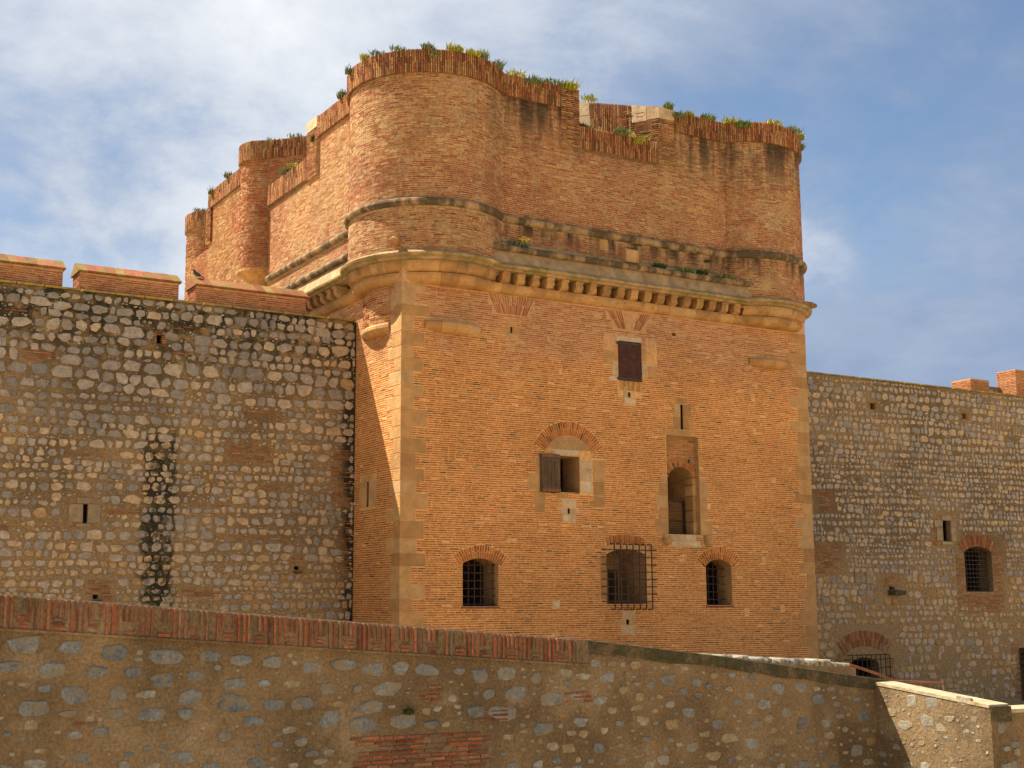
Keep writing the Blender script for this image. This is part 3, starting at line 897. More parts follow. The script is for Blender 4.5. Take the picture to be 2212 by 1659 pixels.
# ---- upper brickwork
def up_blocks(za, zb):
    bl = []
    if zb > 22.50: bl += [(0.0, uL(YN['c']) - 0.0), (uF(XN['a']), uF(XN['d']))]
    elif zb > 22.40: bl += [(uL(YN['b']), uL(YN['c'])), (uF(XN['a']), uF(XN['b'])), (uF(XN['c']), uF(XN['d']))]
    if za < 19.30 and zb > 18.98: bl.append((0, UP.L))
    if 20.25 < za < 21.0: w_ = 0.28 + 0.3 * rng.random(); c_ = UP.cum[3] + 2.1 + rng.uniform(-.15, .15); bl.append((c_ - w_, c_ + w_))
    if zb < 18.24: bl += [(0, UP.cum[1]), (UP.cum[2], UP.cum[3])]
    return bl
def up_tone(u, z):
    r = rng.random()
    if 19.3 < z < 20.6 and u > UP.cum[1]: r *= 0.62
    if u < UP.cum[1]: r = 0.3 + 0.7 * r
    return r
upper = courses(UP, 0.0, UP.L - 6.0, 17.36, 24.0, up_blocks, o=0.008, oj=0.007, skip=0.035, lmin=0.2, lmax=0.36, zj=0.007, tone=up_tone, joint=0.026)
spread('brick', upper, 'brick_up', tower, 'upper_brickwork', 300)

cop = soldier(UP, uL(YN['c']), uF(XN['a']), 24.0, 24.87) + soldier(UP, uF(XN['d']), UP.L - 6.0, 24.0, 24.87)
cop += soldier(UP, uF(XN['b']), uF(XN['c']), 22.5, 23.40) + soldier(UP, 0.02, uL(YN['b']), 22.5, 23.42)
jamb = []
for ua, ub, z0, z1 in ((uF(XN['a']), uF(XN['b']), 22.40, 24.86), (uF(XN['c']), uF(XN['d']), 22.52, 24.42), (uL(YN['b']), uL(YN['c']), 22.42, 24.45)):
    up_core([(0.0, z0), (0.10, z0), (0.10, z1), (-0.2, z1), (-0.2, z0)], ua + 0.005, ub - 0.005, 'jamb_core')
    jamb += courses(UP, ua, ub, z0 + 0.01, z1, o=0.128, oj=0.014, pitch=0.082)
for ua, ub, z0, z1 in ((uF(XN['c']), uF(XN['d']), 24.43, 24.90), (uL(YN['b']), uL(YN['c']), 24.47, 24.92)):
    obj('corner_stone', sweep(UP, [(0.0, z0), (0.14, z0), (0.14, z1), (-0.5, z1), (-0.5, z0)], ua, ub, 1.0), 'stone_pale', tower)
spread('coping_brick', cop + jamb, 'coping', tower, 'coping_brickwork', 300)

# splayed right cheek of the front embrasure
ck0, ck1 = np.array((11.56, -0.10)), np.array((9.60, 2.70))
CK = Line(ck1, ck0); CKL = CK.L
zt = lambda u: 25.70 - (25.70 - 24.87) * (u / CKL)
ckv = [(*CK.ev(u, o), z) for u, z1 in ((0, 25.66), (CKL, 24.84)) for o, z in ((0, 22.4), (0, z1), (-3.0, z1), (-3.0, 22.4))]
obj('cheek_core', (np.array(ckv), [(0, 1, 5, 4), (1, 2, 6, 5), (2, 3, 7, 6), (0, 4, 7, 3), (0, 3, 2, 1), (4, 5, 6, 7)], 0.5), 'mortar_up', tower)
ckb = courses(CK, 1.1, CKL, 23.1, 24.95, lambda a, b: [(0, 1.9)] if b > 24.15 else [(1.9, CKL)] if b > 24.40 else [], o=0.02, oj=0.012, pitch=0.082)
cks = []
u = 0.5
while u < 2.25:
    zt_ = zt(u)
    for a, b in ((24.15, 24.15 + (zt_ - 24.15) * 0.5 - 0.01), (24.15 + (zt_ - 24.15) * 0.5 + 0.01, zt_)):
        cks.append(pbrick(CK, u, u + 0.056, a + rng.uniform(-.1, .1) * (a > 24.2), b, 0.02 + rng.uniform(-.012, .012)))
    u += 0.084
for p in ckb + cks: obj('cheek_brick', p, 'coping', tower)
def ckstone(u0, u1, z0, z1a, z1b):
    v = [(*CK.ev(u0, .03), z0), (*CK.ev(u1, .03), z0), (*CK.ev(u1, .03), z1b), (*CK.ev(u0, .03), z1a), (*CK.ev(u0, -.3), z0), (*CK.ev(u1, -.3), z0), (*CK.ev(u1, -.3), z1b), (*CK.ev(u0, -.3), z1a)]
    obj('corner_stone', hexa(v), 'stone_pale', tower)
ckstone(2.3, 2.92, 24.40, zt(2.3) + 0.02, zt(2.92) + 0.02); ckstone(2.94, CKL + 0.02, 24.43, zt(2.94) + 0.02, zt(CKL) + 0.03)
ckstone(0.0, 0.45, 25.05, zt(0) + 0.02, zt(0.45) + 0.02); ckstone(0.0, 0.48, 24.45, 25.02, 25.02); ckstone(0.25, 1.05, 23.75, 24.42, 24.12)

# ---- string course, ledge mouldings, cornice
def along(path, u0, u1, prof, blk, name, mat, smooth=False, gap=0.003, step=0.15):
    n = max(1, round((u1 - u0) / blk)); e = np.linspace(u0, u1, n + 1)
    for i in range(n):
        obj(name, sweep(path, prof, e[i] + gap, e[i + 1] - gap, step), mat, tower, smooth)
along(UP, 0.0, UP.L - 6.5, roll(0.0, 19.15, 0.17, 0.15), 0.95, 'string_course', 'moulding', gap=0.0012)
LOWM = Line((3.30, -0.50), (15.90, -0.50))
along(LOWM, 0, LOWM.L, [(0.125 * sin(t), 17.89 - 0.125 * cos(t)) for t in np.linspace(0, 2 * pi, 12, endpoint=False)], 0.9, 'ledge_moulding', 'moulding', gap=0.003)
LLM = Line((-0.50, 12.6), (-0.50, 3.4))
along(LLM, 0, LLM.L, [(0.125 * sin(t), 17.93 - 0.125 * cos(t)) for t in np.linspace(0, 2 * pi, 12, endpoint=False)], 0.9, 'ledge_moulding', 'moulding', gap=0.003)
# sloping ledges between cornice lip and wall
for LP in (Line((3.42, 0), (15.76, 0)), Line((0, 12.7), (0, 3.42))):
    n = round(LP.L / 0.7); e = np.linspace(0, LP.L, n + 1)
    for k in range(n):
        j = rng.uniform(-0.012, 0.012)
        obj('ledge_slab', sweep(LP, [(-0.1, 17.0), (0.60, 17.0), (0.62, 17.06), (0.78, 17.10 + j), (0.80, 17.17 + j), (0.66, 17.30 + j), (0.54, 17.56 + j), (0.44, 17.80), (-0.1, 17.80)], e[k] + 0.004, e[k + 1] - 0.004, 0.3), 'ledge', tower)
        obj('upper_ledge', sweep(LP, [(-0.1, 17.81), (0.38, 17.81), (0.38, 17.98 + j), (0.22, 18.06 + j), (0.05, 18.24), (-0.1, 18.24)], e[k] + 0.003, e[k + 1] - 0.003, 0.3), 'ledge', tower)
# drip slab round the turrets
for ua, ub in ((UP.cum[1] + 0.02, UP.cum[2] - 0.02), (UP.cum[3] + 0.02, UP.cum[4] - 0.02)):
    along(UP, ua, ub, [(-0.3, 16.99), (-0.02, 16.99), (0.10, 17.03), (0.13, 17.10), (0.27, 17.14), (0.30, 17.22), (0.24, 17.28), (0.02, 17.37), (-0.3, 17.37)], 0.75, 'drip_slab', 'ledge')
# big upper roll, only below the turrets
RU = Outline(2.70)
for k in (1, 3):
    u0, u1 = RU.cum[k] - 0.02, RU.cum[k + 1] + 0.02
    along(RU, u0 + 0.25, u1 - 0.25, [(-0.7, 16.62), (0.02, 16.62), (0.15, 16.70), (0.225, 16.80), (0.25, 16.89), (0.25, 16.94), (0.28, 16.95), (0.28, 16.985), (-0.7, 16.985)], 0.62, 'corbel_roll', 'stone', step=0.1)
# lower roll, all along
RLo = Outline(2.50)
along(RLo, 4.0, RLo.L - 6.5, [(-0.5, 16.25), (0.02, 16.25), (0.15, 16.29), (0.24, 16.37), (0.275, 16.46), (0.27, 16.55), (0.30, 16.555), (0.30, 16.585), (0.22, 16.61), (-0.5, 16.61)], 0.66, 'cornice_roll', 'stone', step=0.12)
# fascia behind the brackets and the brackets themselves
def bracket_mesh():
    prof = [(0.0, 16.60), (0.28, 16.60), (0.38, 16.625), (0.455, 16.675), (0.49, 16.75), (0.49, 16.90), (0.54, 16.915), (0.54, 16.995), (0.0, 16.995)]
    n = len(prof); w = 0.155
    v = [(s * w, -o, z) for s in (-1, 1) for o, z in prof]
    f = [tuple(range(n)), tuple(range(n, 2 * n))[::-1]] + [(i + n, (i + 1) % n + n, (i + 1) % n, i) for i in range(n)]
    return np.array(v, float), f
bv, bf = bracket_mesh()
x = 4.05
bkt_me = []
for i in range(9):
    vv = bv.copy(); vv[:, :] += np.random.RandomState(i).uniform(-0.022, 0.022, vv.shape)
    me = mesh_from('bracket', [(vv, bf, (i * 0.37) % 1.0)]); me.materials.append(M['stone']); bkt_me.append(me)
while x < 15.3:
    o = link(bpy.data.objects.new('bracket', bkt_me[rng.randrange(9)]), tower); o.location = (x, 0, 0); x += 0.648
y = 4.75
while y < 9.5:
    o = link(bpy.data.objects.new('bracket', bkt_me[rng.randrange(9)]), tower); o.location = (0, y, 0); o.rotation_euler.z = -pi / 2; y += 0.648

# bosses and carved block on the ledge
obj('carved_block', block(9.62, 10.25, 18.12, 18.66, y=-0.14, proud=0.2, depth=0.3, ch=0.03), 'stone', tower)
for q in ((8.57, 9.0, 18.52, 18.97), (10.42, 10.62, 18.35, 18.93), (11.9, 12.3, 18.3, 18.6), (5.0, 5.5, 18.3, 18.6)):
    obj('dressed_stone', block(*q, proud=0.03), 'stone', tower)
# gargoyle stubs
def gargoyle(ang, cx, cy, R, z, L, mat='stone'):
    dv = np.array((cos(ang), sin(ang), -0.12)); p = np.array((cx + R * cos(ang), cy + R * sin(ang), z))
    s = np.array((-sin(ang), cos(ang), 0))
    secs = [(0.0, .17, .16), (0.35, .15, .13), (0.7, .17, .15), (0.95, .10, .08), (1.0, .05, .05)]
    v = []; nn = 8
    for t, a, b in secs:
        for k in range(nn):
            th = 2 * pi * k / nn + 0.3; v.append(p + dv * L * t + s * a * cos(th) * rng.uniform(.85, 1.1) + np.array((0, 0, 1)) * b * sin(th) * rng.uniform(.85, 1.1))
    f = [(k * nn + i, k * nn + (i + 1) % nn, (k + 1) * nn + (i + 1) % nn, (k + 1) * nn + i) for k in range(len(secs) - 1) for i in range(nn)] + [tuple(range((len(secs) - 1) * nn, len(secs) * nn))]
    return obj('gargoyle', (np.array(v), f, 0.2), mat, tower)
gargoyle(radians(222), TC, TC, 2.9, 17.72, 0.62)
gargoyle(radians(-28), TW - TC, TC, 2.9, 17.75, 0.70, 'stone')

# ---- rear part of the tower seen over the left flank
T2c, T2R, T3c, T3R = (0.32, 14.45), 1.2, (2.2, 26.45), 1.75
obj('rear_turret_core', lathe(*T2c, [(T2R, 19.7), (T2R, 24.75), (T2R + .10, 24.75), (T2R + .10, 25.57)], 40), 'mortar_up', tower)
T2 = Arc(T2c, T2R, radians(95), radians(300))
rb = courses(T2, 0, T2.L, 19.75, 24.75, o=0.02, oj=0.016, pitch=0.085, h=0.056)
rc = soldier(T2, 0, T2.L, 24.75, 25.6, o=0.12)
obj('rear_corbel', lathe(*T2c, [(0.30, 18.4), (0.42, 18.75), (0.62, 19.0), (0.7, 19.05), (0.74, 19.25), (1.0, 19.45), (1.18, 19.55), (1.28, 19.62), (1.28, 19.73)], 28, r=0.6), 'stone', tower, smooth=False)
RC = Line((1.45, 11.55), (-0.12, 13.35)); RC = Line((-0.12, 13.35), (1.45, 11.55))
obj('rear_cheek_core', (lambda q: (np.array([(*RC.ev(u, o), z) for u, o in ((0, 0), (RC.L, 0), (RC.L, -1.4), (0, -1.4)) for z in (22.4, 25.57)]), [(0, 2, 3, 1), (2, 4, 5, 3), (4, 6, 7, 5), (6, 0, 1, 7), (1, 3, 5, 7), (0, 6, 4, 2)], .5))(0), 'mortar_up', tower)
rb += courses(RC, 0, RC.L, 23.0, 24.72, o=0.02, oj=0.014); rc += soldier(RC, 0, RC.L, 24.74, 25.6, o=0.06)
RW_ = Line((0.2, 22.2), (0.2, 15.3))
obj('rear_wall_core', box(0.2, 3.5, 15.3, 22.2, 15.0, 24.75), 'mortar_up', tower)
obj('rear_parapet_core', box(0.10, 3.5, 15.3, 22.2, 24.75, 25.56), 'coping_bed', tower)
rb += courses(RW_, 0.0, RW_.L, 17.0, 24.72, o=0.016, oj=0.013, pitch=0.083, tone=lambda u, z: 0.35 + 0.65 * rng.random())
rc += soldier(RW_, 0.0, RW_.L, 24.75, 25.6, o=0.12)
RJ = Line((0.2, 22.4), (0.2, 21.7)); rc += courses(RJ, 0, RJ.L, 22.9, 24.75, o=0.12, oj=0.01)
RX = Line((0.45, 26.0), (0.45, 22.0)); obj('rear_sill_core', box(0.45, 2.5, 22.1, 26.0, 15.0, 22.9), 'mortar_up', tower); rb += courses(RX, 0, RX.L, 17.0, 22.9, o=0.016)
obj('far_turret_core', lathe(*T3c, [(T3R, 14.0), (T3R, 24.7), (T3R + .10, 24.7), (T3R + .10, 25.57)], 40), 'mortar_up', tower)
T3 = Arc(T3c, T3R, radians(120), radians(290))
rb += courses(T3, 0, T3.L, 16.2, 24.7, o=0.02, oj=0.014, pitch=0.083); rc += soldier(T3, 0, T3.L, 24.7, 25.6, o=0.12)
spread('brick', rb, 'brick_up', tower, 'rear_brickwork', 0)
spread('coping_brick', rc, 'coping', tower, 'rear_coping_brickwork', 0)

# ---- grilles, door, shutters
def bars_grid(part, xs, zs, y, x0, x1, z0, z1, r=0.018, topf=None):
    for x in xs: obj('iron_bar', tube((x, y, z0), (x, y, topf(x) if topf else z1), r), 'iron', part)
    for z in zs: obj('iron_bar', tube((x0, y - 0.02, z), (x1, y - 0.02, z), r), 'iron', part)
archz = lambda a: (lambda x: a[1] + sqrt(max(0.01, a[2] ** 2 - (x - a[0]) ** 2)) + 0.01)
bars_grid(w_left, np.linspace(2.60, 3.86, 6), np.linspace(4.92, 6.30, 6), 0.27, 2.45, 3.96, 4.84, 6.5, topf=archz(lw_a))
bars_grid(w_right, [13.62, 13.87, 14.12, 14.37], np.linspace(5.1, 6.3, 5), 0.42, 13.40, 14.74, 4.86, 6.6, topf=archz(rw_a))
for x in np.linspace(8.87, 10.60, 7):   # cage grille: bars turned back into the wall
    obj('cage_bar', polytube([(x - 0.02, 0.03, 7.16), (x, -0.20, 7.16), (x, -0.24, 7.12), (x, -0.24, 4.77), (x, -0.20, 4.73), (x - 0.02, 0.03, 4.73)], 0.025), 'iron', w_mid)
for z in np.linspace(5.02, 6.94, 8):
    obj('cage_bar', polytube([(8.46, 0.03, z), (8.42, -0.22, z), (10.86, -0.22, z), (10.86, 0.03, z)], 0.023), 'iron', w_mid)
for part, x0, x1, z in ((w_left, 2.42, 3.98, 4.83), (w_right, 13.38, 14.76, 4.86)):
    obj('sill', box(x0, x1, -0.03, 0.5, z - 0.06, z, 0.4), 'red', part)
# door gate
gate = []
gx0, gx1, gy, gz0, gz1 = 11.82, 13.08, 0.72, 7.62, 8.98
gate += [box(gx0, gx0 + .06, gy, gy + .05, gz0, gz1), box(gx1 - .12, gx1, gy, gy + .06, gz0, gz1), box(gx0 + .06, gx1 - .12, gy, gy + .05, gz1 - .07, gz1), box(gx0 + .06, gx1 - .12, gy, gy + .05, gz0, gz0 + .07), box(gx0 + .06, gx1 - .12, gy, gy + .05, 8.14, 8.20)]
gate += [tube((gx1 - .06, gy - .03, z), (gx1 + .04, gy - .03, z), 0.03) for z in (8.18, 8.83)]
go = obj('gate_frame', gate, 'iron', w_door)
mesh = [tube((x, gy + .03, gz0 + .05), (x, gy + .03, gz1 - .05), 0.006, 4) for x in np.arange(gx0 + .1, gx1 - .14, .085)]
mesh += [tube((gx0 + .05, gy + .025, z), (gx1 - .13, gy + .025, z), 0.006, 4) for z in np.arange(gz0 + .12, gz1 - .08, .085)]
obj('gate_mesh', mesh, 'stone', go)
for q in ((7.6, 8.1), (8.12, 8.55), (8.57, 9.12), (9.14, 9.56), (9.58, 9.84)):   # dressed reveal of the door
    obj('reveal_stone', box(13.03, 13.2, 0.19, 0.68, q[0] + .01, q[1], None), 'stone', w_door)
for x0, x1 in ((11.30, 11.62), (13.34, 13.68)):        # balcony corbels
    m = (x0 + x1) / 2
    obj('corbel', [lathe(m, -0.16, [(0.10, 7.19), (0.16, 7.24), (0.17, 7.36), (0.15, 7.45)], 10), box(x0 + .02, x1 - .02, -0.18, 0.2, 7.44, 7.56)], 'stone', w_door)
# open wooden shutter: planks hinged at the left jamb, swung flat towards the wall
sh = obj('shutter', [box(5.78 + i * .197, 5.78 + (i + 1) * .197 - .012, -0.115 - rng.uniform(0, .012), -0.07, 8.99, 10.42 - rng.uniform(0, .02)) for i in range(4)], 'wood', w_shut)
for z in (9.18, 10.18): obj('batten', box(5.80, 6.55, -0.15, -0.116, z - .06, z + .06), 'wood', sh)
for z in (9.07, 10.33): obj('hinge_strap', box(5.76, 6.57, -0.135, -0.112, z - .05, z + .05), 'rust', sh)
obj('shutter_edge', box(5.73, 5.775, -0.12, 0.0, 9.0, 10.40), 'wood', sh)
# iron plated hatch
hat = obj('shutter_leaf', box(9.395, 10.485, -0.035, 0.06, 13.46, 14.98), 'rustdoor', w_hatch)
for i in range(13):
    z = 13.56 + i * 0.112; obj('iron_plate', block(9.42, 10.46, z, z + 0.106, y=-0.035, proud=0.012, depth=0.01, ch=0.006, jit=0.003), 'rustdoor', hat)
for z in (13.52, 14.92): obj('hinge_strap', box(9.30, 10.47, -0.075, -0.036, z - .04, z + .04), 'iron', hat)
obj('rust_run', block(9.42, 10.44, 13.08, 13.44, proud=0.014, jit=0.02), 'rustrun', tower)

# ================================================================== curtain walls
def tone_left(x, z):
    t = rng.random()
    w = 0.14 * sin(x * 0.55 + 1.0) * sin(z * 0.6 + x * .2)
    if z > 11: return min(.95, max(0.02, 0.05 + 0.62 * t ** 1.15 + w + .02 * (x + 5)))
    if z < 6.6: return 0.45 + 0.45 * t if rng.random() < .8 else 0.2 + .3 * t
    return min(.98, max(.03, 0.10 + 0.68 * t + w))
WY = 3.8
lcw = tag(empty('curtain_wall', (-10, WY, 0)), 'grey rubble curtain wall left of the brick tower, with tiled brick merlons on top', 'wall', 'curtain walls')
LX0 = -20.0
lc = obj('wall_core', box(LX0, -0.001, WY, 9.0, 0, 15.46), 'rubble_mortar', lcw)
cut(lc, loophole(-7.65, -7.49, 13.91, 14.21, WY, .15) + loophole(-9.92, -9.77, 7.60, 8.23, WY, .08) + [box(-2.33, -2.14, WY - .5, WY + .6, 6.14, 6.27), box(-9.47, -9.29, WY - .5, WY + .6, 5.10, 5.24)], 'wall_core')
lrects = [(-7.75, -7.38, 13.8, 14.4), (-10.42, -9.33, 7.45, 8.47), (-2.45, -1.9, 6.0, 6.65), (-9.75, -8.75, 4.98, 5.75)]
bricks = []
LWP = Line((LX0, WY), (0, WY))
def bpatch(x0, x1, z0, z1, skip=0.1, out=None, P=None, off=None):
    P = P or LWP; off = LX0 if off is None else off; out = []; z = z0; w = (x1 - x0) * .22 if z1 - z0 > .12 and x1 - x0 > .6 else 0.0
    while z < z1 - .03:
        out += courses(P, x0 - off + rng.uniform(-w * .4, w), x1 - off - rng.uniform(-w * .4, w), z, z + .05, pitch=0.08, h=0.045, o=0.025, oj=0.008, skip=skip); z += .08
    return out
patches = [(-12.2, -11.0, 12.95, 13.3), (-5.2, -3.3, 9.95, 10.5), (-10.6, -9.0, 9.85, 9.93), (-8.0, -6.4, 13.62, 13.72), (-1.0, -0.1, 8.6, 10.6), (-4.4, -2.9, 11.5, 11.8), (-13.4, -12.0, 7.3, 7.5),
           (-9.2, -7.9, 7.95, 8.1), (-5.2, -2.6, 7.2, 7.3), (-6.3, -4.9, 8.3, 8.4), (-0.55, -0.08, 6.0, 8.2), (-6.5, -5.2, 5.2, 5.5), (-11.2, -10.0, 7.45, 7.6), (-3.8, -2.6, 9.0, 9.16), (-7.2, -5.9, 14.5, 14.62), (-12.8, -11.9, 14.55, 14.65)]
for q in patches:
    bricks += bpatch(*q, skip=0.45 if q[0] > -1.1 else 0.28)
    if q[3] - q[2] > .12: lrects.append((q[0] + .15, q[1] - .15, q[2], q[3]))
    else: lrects.append(q)
for q in ((-7.76, -7.66, 13.85, 14.3), (-7.48, -7.3, 13.85, 14.3), (-7.76, -7.3, 14.23, 14.4), (-2.45, -1.92, 6.29, 6.62), (-9.7, -8.8, 5.26, 5.75), (-9.28, -8.8, 5.0, 5.24)): bricks += bpatch(*q, skip=0.0)
hl = lambda z: (0.32, 0.50) if z > 11.8 else (0.24, 0.38) if z > 6.6 else (0.20, 0.34)
st = rubble(LX0, -0.03, 3.0, 15.44, WY, hl, lrects, tone_left, gap=0.045, proud=(0.02, 0.05), drop=0.01, topz=15.45, chips=70.0)
spread('stone', st, 'rubble', lcw, 'small_rubble', 300)
spread('brick', bricks, 'patch_brick', lcw, 'brick_patching', 120)
for q in ((-10.14, -9.56, 8.25, 8.45), (-10.39, -9.93, 7.62, 8.23), (-9.76, -9.35, 7.63, 8.23), (-10.13, -9.64, 7.47, 7.59)):
    obj('slit_surround', block(*q, y=WY, proud=0.045, depth=.05), 'stone_wall', lcw)
for x, z in ((-2.24, 6.08), (-9.38, 5.05)): obj('drain_spout', box(x - .12, x + .16, WY - 0.28, WY + .1, z - .06, z + .02, 0.2, 0.02), 'moss', lcw)
# lichen-crusted wall head
x = LX0
while x < -0.2:
    w = rng.uniform(0.7, 1.3); x1 = min(x + w, -0.02); j = rng.uniform(-.012, .012)
    obj('wall_head_slab', box(x + .004, x1 - .004, WY - 0.05 + j, 4.6, 15.461, 15.56 + j, None, 0.015), 'lichen', lcw); x = x1
# merlons with pitched tile caps
def merlon(x0, x1, par):
    m = empty('merlon', (0, 0, 0), par)
    y0, y1 = 4.22, 5.2
    obj('merlon_core', box(x0, x1, y0, y1, 15.465, 16.24), 'mortar_low', m)
    P = Line((x0, y0), (x1, y0)); b = courses(P, 0, P.L, 15.58, 16.2, o=0.012, oj=0.006, pitch=0.076)
    Q = Line((x0, y1), (x0, y0)); b += courses(Q, 0, Q.L, 15.58, 16.2, o=0.012, oj=0.006, pitch=0.076)
    spread('brick', b, 'red_merlon', m, 'merlon_brickwork', 60)
    ym = (y0 + y1) / 2; n = max(1, round((x1 - x0 + .16) / 0.33)); e = np.linspace(x0 - .08, x1 + .08, n + 1)
    for i in range(n):
        a, c = e[i] + .004, e[i + 1] - .004; j = rng.uniform(-.008, .008)
        v = [(a, y0 - .10 + j, 16.245), (c, y0 - .10 + j, 16.245), (c, y0 - .10 + j, 16.30), (a, y0 - .10 + j, 16.30), (a, ym, 16.66 + j), (c, ym, 16.66 + j), (a, y1 + .1, 16.30), (c, y1 + .1, 16.30), (a, y1 + .1, 16.245), (c, y1 + .1, 16.245)]
        f = [(0, 1, 2, 3), (3, 2, 5, 4), (4, 5, 7, 6), (6, 7, 9, 8), (8, 9, 1, 0), (0, 3, 4, 6, 8), (1, 9, 7, 5, 2)]
        obj('cap_tile', (np.array(v), f, rng.random()), 'cap', m)
M['red_merlon'] = material('red_merlon', lambda T: vary(T, vary(T, T.ramp(T.attr(), [(0.0, (0.28, 0.075, 0.035)), (0.5, (0.38, 0.115, 0.045)), (1.0, (0.45, 0.20, 0.08))]), 12, 0.7, 1.2), 0.8, 0.85, 1.1), bump=[(25, 0.008)])
for a, b in ((-18.0, -14.85), (-14.2, -10.87), (-10.30, -6.80), (-6.15, -1.90)): merlon(a, b, lcw)

# right curtain wall
rcw = tag(empty('curtain_wall', (30, WY, 0)), 'rubble curtain wall right of the brick tower, running out of the picture', 'wall', 'curtain walls')
RX1 = 46.0
rwin_poly, rwin_a = arch_poly(32.75, 34.72, 5.50, 7.42, 0.28)
rlow_poly, rlow_a = arch_poly(24.75, 26.6, 0.6, 2.25, 0.25)
rc_ = obj('wall_core', box(TW + 0.001, RX1, WY, 9.0, 0, 15.46), 'rubble_mortar', rcw)
cut(rc_, [prism(rwin_poly, WY - .5, WY + .9), prism(rect(32.2, 37, 5.0, 8.2), WY + .85, WY + 3.5), prism(rlow_poly, WY - .5, WY + .6), prism(rect(24.2, 28.5, .5, 3), WY + .55, WY + 3.5),
          *loophole(26.87, 27.16, 14.04, 14.35, WY, .2), *loophole(33.23, 33.49, 14.01, 14.30, WY, .2), *loophole(31.33, 31.87, 7.91, 8.91, WY, .25), box(27.5, 27.85, WY - .5, WY + .5, 5.57, 5.70),
          box(36.3, 38.2, WY - .5, WY + 1.5, 0.2, 2.75)], 'wall_core')
RWP = Line((TW, WY), (RX1, WY))
rr = [(26.7, 27.35, 13.95, 14.45), (33.1, 33.6, 13.93, 14.4), (30.7, 32.35, 7.7, 9.2), (32.1, 35.6, 4.8, 8.25), (26.95, 28.5, 5.2, 6.3), (23.0, 24.2, 9.15, 10.1), (22.9, 24.8, 6.25, 7.65), (23.9, 27.7, 0, 3.85), (36.0, 38.5, 0, 3.4)]
rb2 = []
for q in ((23.05, 24.15, 9.2, 10.05), (22.0, 24.5, 6.3, 7.6), (27.05, 28.15, 5.72, 6.25), (32.15, 32.72, 4.9, 7.3), (34.75, 35.5, 4.9, 7.5), (32.2, 35.4, 4.5, 5.42), (26.74, 26.86, 13.95, 14.4), (27.17, 27.32, 13.95, 14.4), (33.1, 33.22, 13.93, 14.35), (33.5, 33.6, 13.93, 14.35),
          (23.9, 24.5, 1.6, 2.7), (27.0, 27.6, 0.8, 2.7), (35.7, 36.3, 0.4, 3.0), (30.5, 30.85, 7.7, 8.6), (30.9, 31.3, 7.7, 7.9)):
    rb2 += bpatch(*q, skip=0.2, P=RWP, off=TW)
def tone_right(x, z):
    t = rng.random()
    if z < 5.6 + .6 * sin(x * .9) and rng.random() < 0.9: return 0.50 + 0.42 * t
    return 0.12 + 0.62 * t
hr = lambda z: (0.22, 0.40) if z > 12.4 else (0.20, 0.32) if z > 6.2 else (0.20, 0.40)
rs = rubble(TW + .05, RX1, 0.3, 15.4, WY, hr, rr, tone_right, gap=0.036, proud=(0.015, 0.04), drop=0.005, topz=15.45, chips=45.0)
rs = [p for p in rs if not (p[0][:, 2].mean() < 5.4 and p[0][:, 0].mean() > 25 and rng.random() < 0.25)]
spread('stone', rs, 'rubble', rcw, 'small_rubble', 300)
spread('brick', rb2, 'patch_brick', rcw, 'brick_patching', 100)
for q in ((31.28, 31.97, 8.92, 9.17), (30.87, 31.32, 7.92, 8.57), (30.75, 31.32, 8.59, 8.91), (31.89, 32.29, 8.60, 8.90), (31.89, 32.2, 7.92, 8.58), (31.24, 31.93, 7.74, 7.89), (36.85, 37.85, 13.5, 13.85), (25.3, 25.75, 5.9, 6.35), (26.0, 26.5, 5.85, 6.4)):
    obj('dressed_stone', block(*q, y=WY, proud=0.045, depth=.05), 'stone_wall', rcw)
bw = empty('barred_window', (0, 0, 0), rcw); bw['label'] = 'arched barred window in a brick surround'
for p in voussoirs(rwin_a[0], rwin_a[1], rwin_a[2] + .01, rwin_a[2] + .55, -rwin_a[3] - .05, rwin_a[3] + .05, 26, y=WY, proud=0.03): obj('voussoir', p, 'patch_brick', bw)
for x in np.linspace(32.9, 34.6, 8): obj('iron_bar', tube((x, WY + .25, 5.48), (x, WY + .25, 7.6), 0.017), 'iron', bw)
for z in np.linspace(5.55, 7.45, 10): obj('iron_bar', tube((32.7, WY + .22, z), (34.75, WY + .22, z), 0.017), 'iron', bw)
cg = empty('barred_window', (0, 0, 0), rcw); cg['label'] = 'low arched window behind a cage grille, partly hidden by the low wall'
for p in voussoirs(25.75, 0.75, 2.28, 2.98, -0.62, 0.62, 34, y=WY, proud=0.03, two=True): obj('voussoir', p, 'patch_brick', cg)
for x in np.linspace(24.65, 27.0, 9): obj('cage_bar', polytube([(x, WY + .05, 2.62), (x, WY - .3, 2.62), (x, WY - .3, 0.7), (x, WY + .05, 0.7)], 0.02), 'iron', cg)
for z in np.linspace(0.9, 2.42, 5): obj('cage_bar', polytube([(24.45, WY + .05, z), (24.45, WY - .28, z), (27.15, WY - .28, z), (27.15, WY + .05, z)], 0.02), 'iron', cg)
fg = empty('barred_window', (0, 0, 0), rcw); fg['label'] = 'barred opening cut off by the right edge of the picture'
for x in np.linspace(36.3, 38.2, 8): obj('iron_bar', tube((x, WY - .05, 0.2), (x, WY - .05, 2.75), 0.02), 'iron', fg)
for z in np.linspace(0.35, 2.6, 9): obj('iron_bar', tube((36.15, WY - .08, z), (38.3, WY - .08, z), 0.02), 'iron', fg)
obj('drain_spout', [box(27.42, 28.2, WY - .42, WY + .1, 5.30, 5.56, .2, 0.04)], 'moss', rcw)
x = TW + 0.002
while x < RX1:
    w = rng.uniform(0.7, 1.3); j = rng.uniform(-.01, .01)
    obj('wall_head_slab', box(x + .004, x + w - .004, WY - 0.05 + j, 4.5, 15.461, 15.55 + j, None, 0.015), 'lichen', rcw); x += w
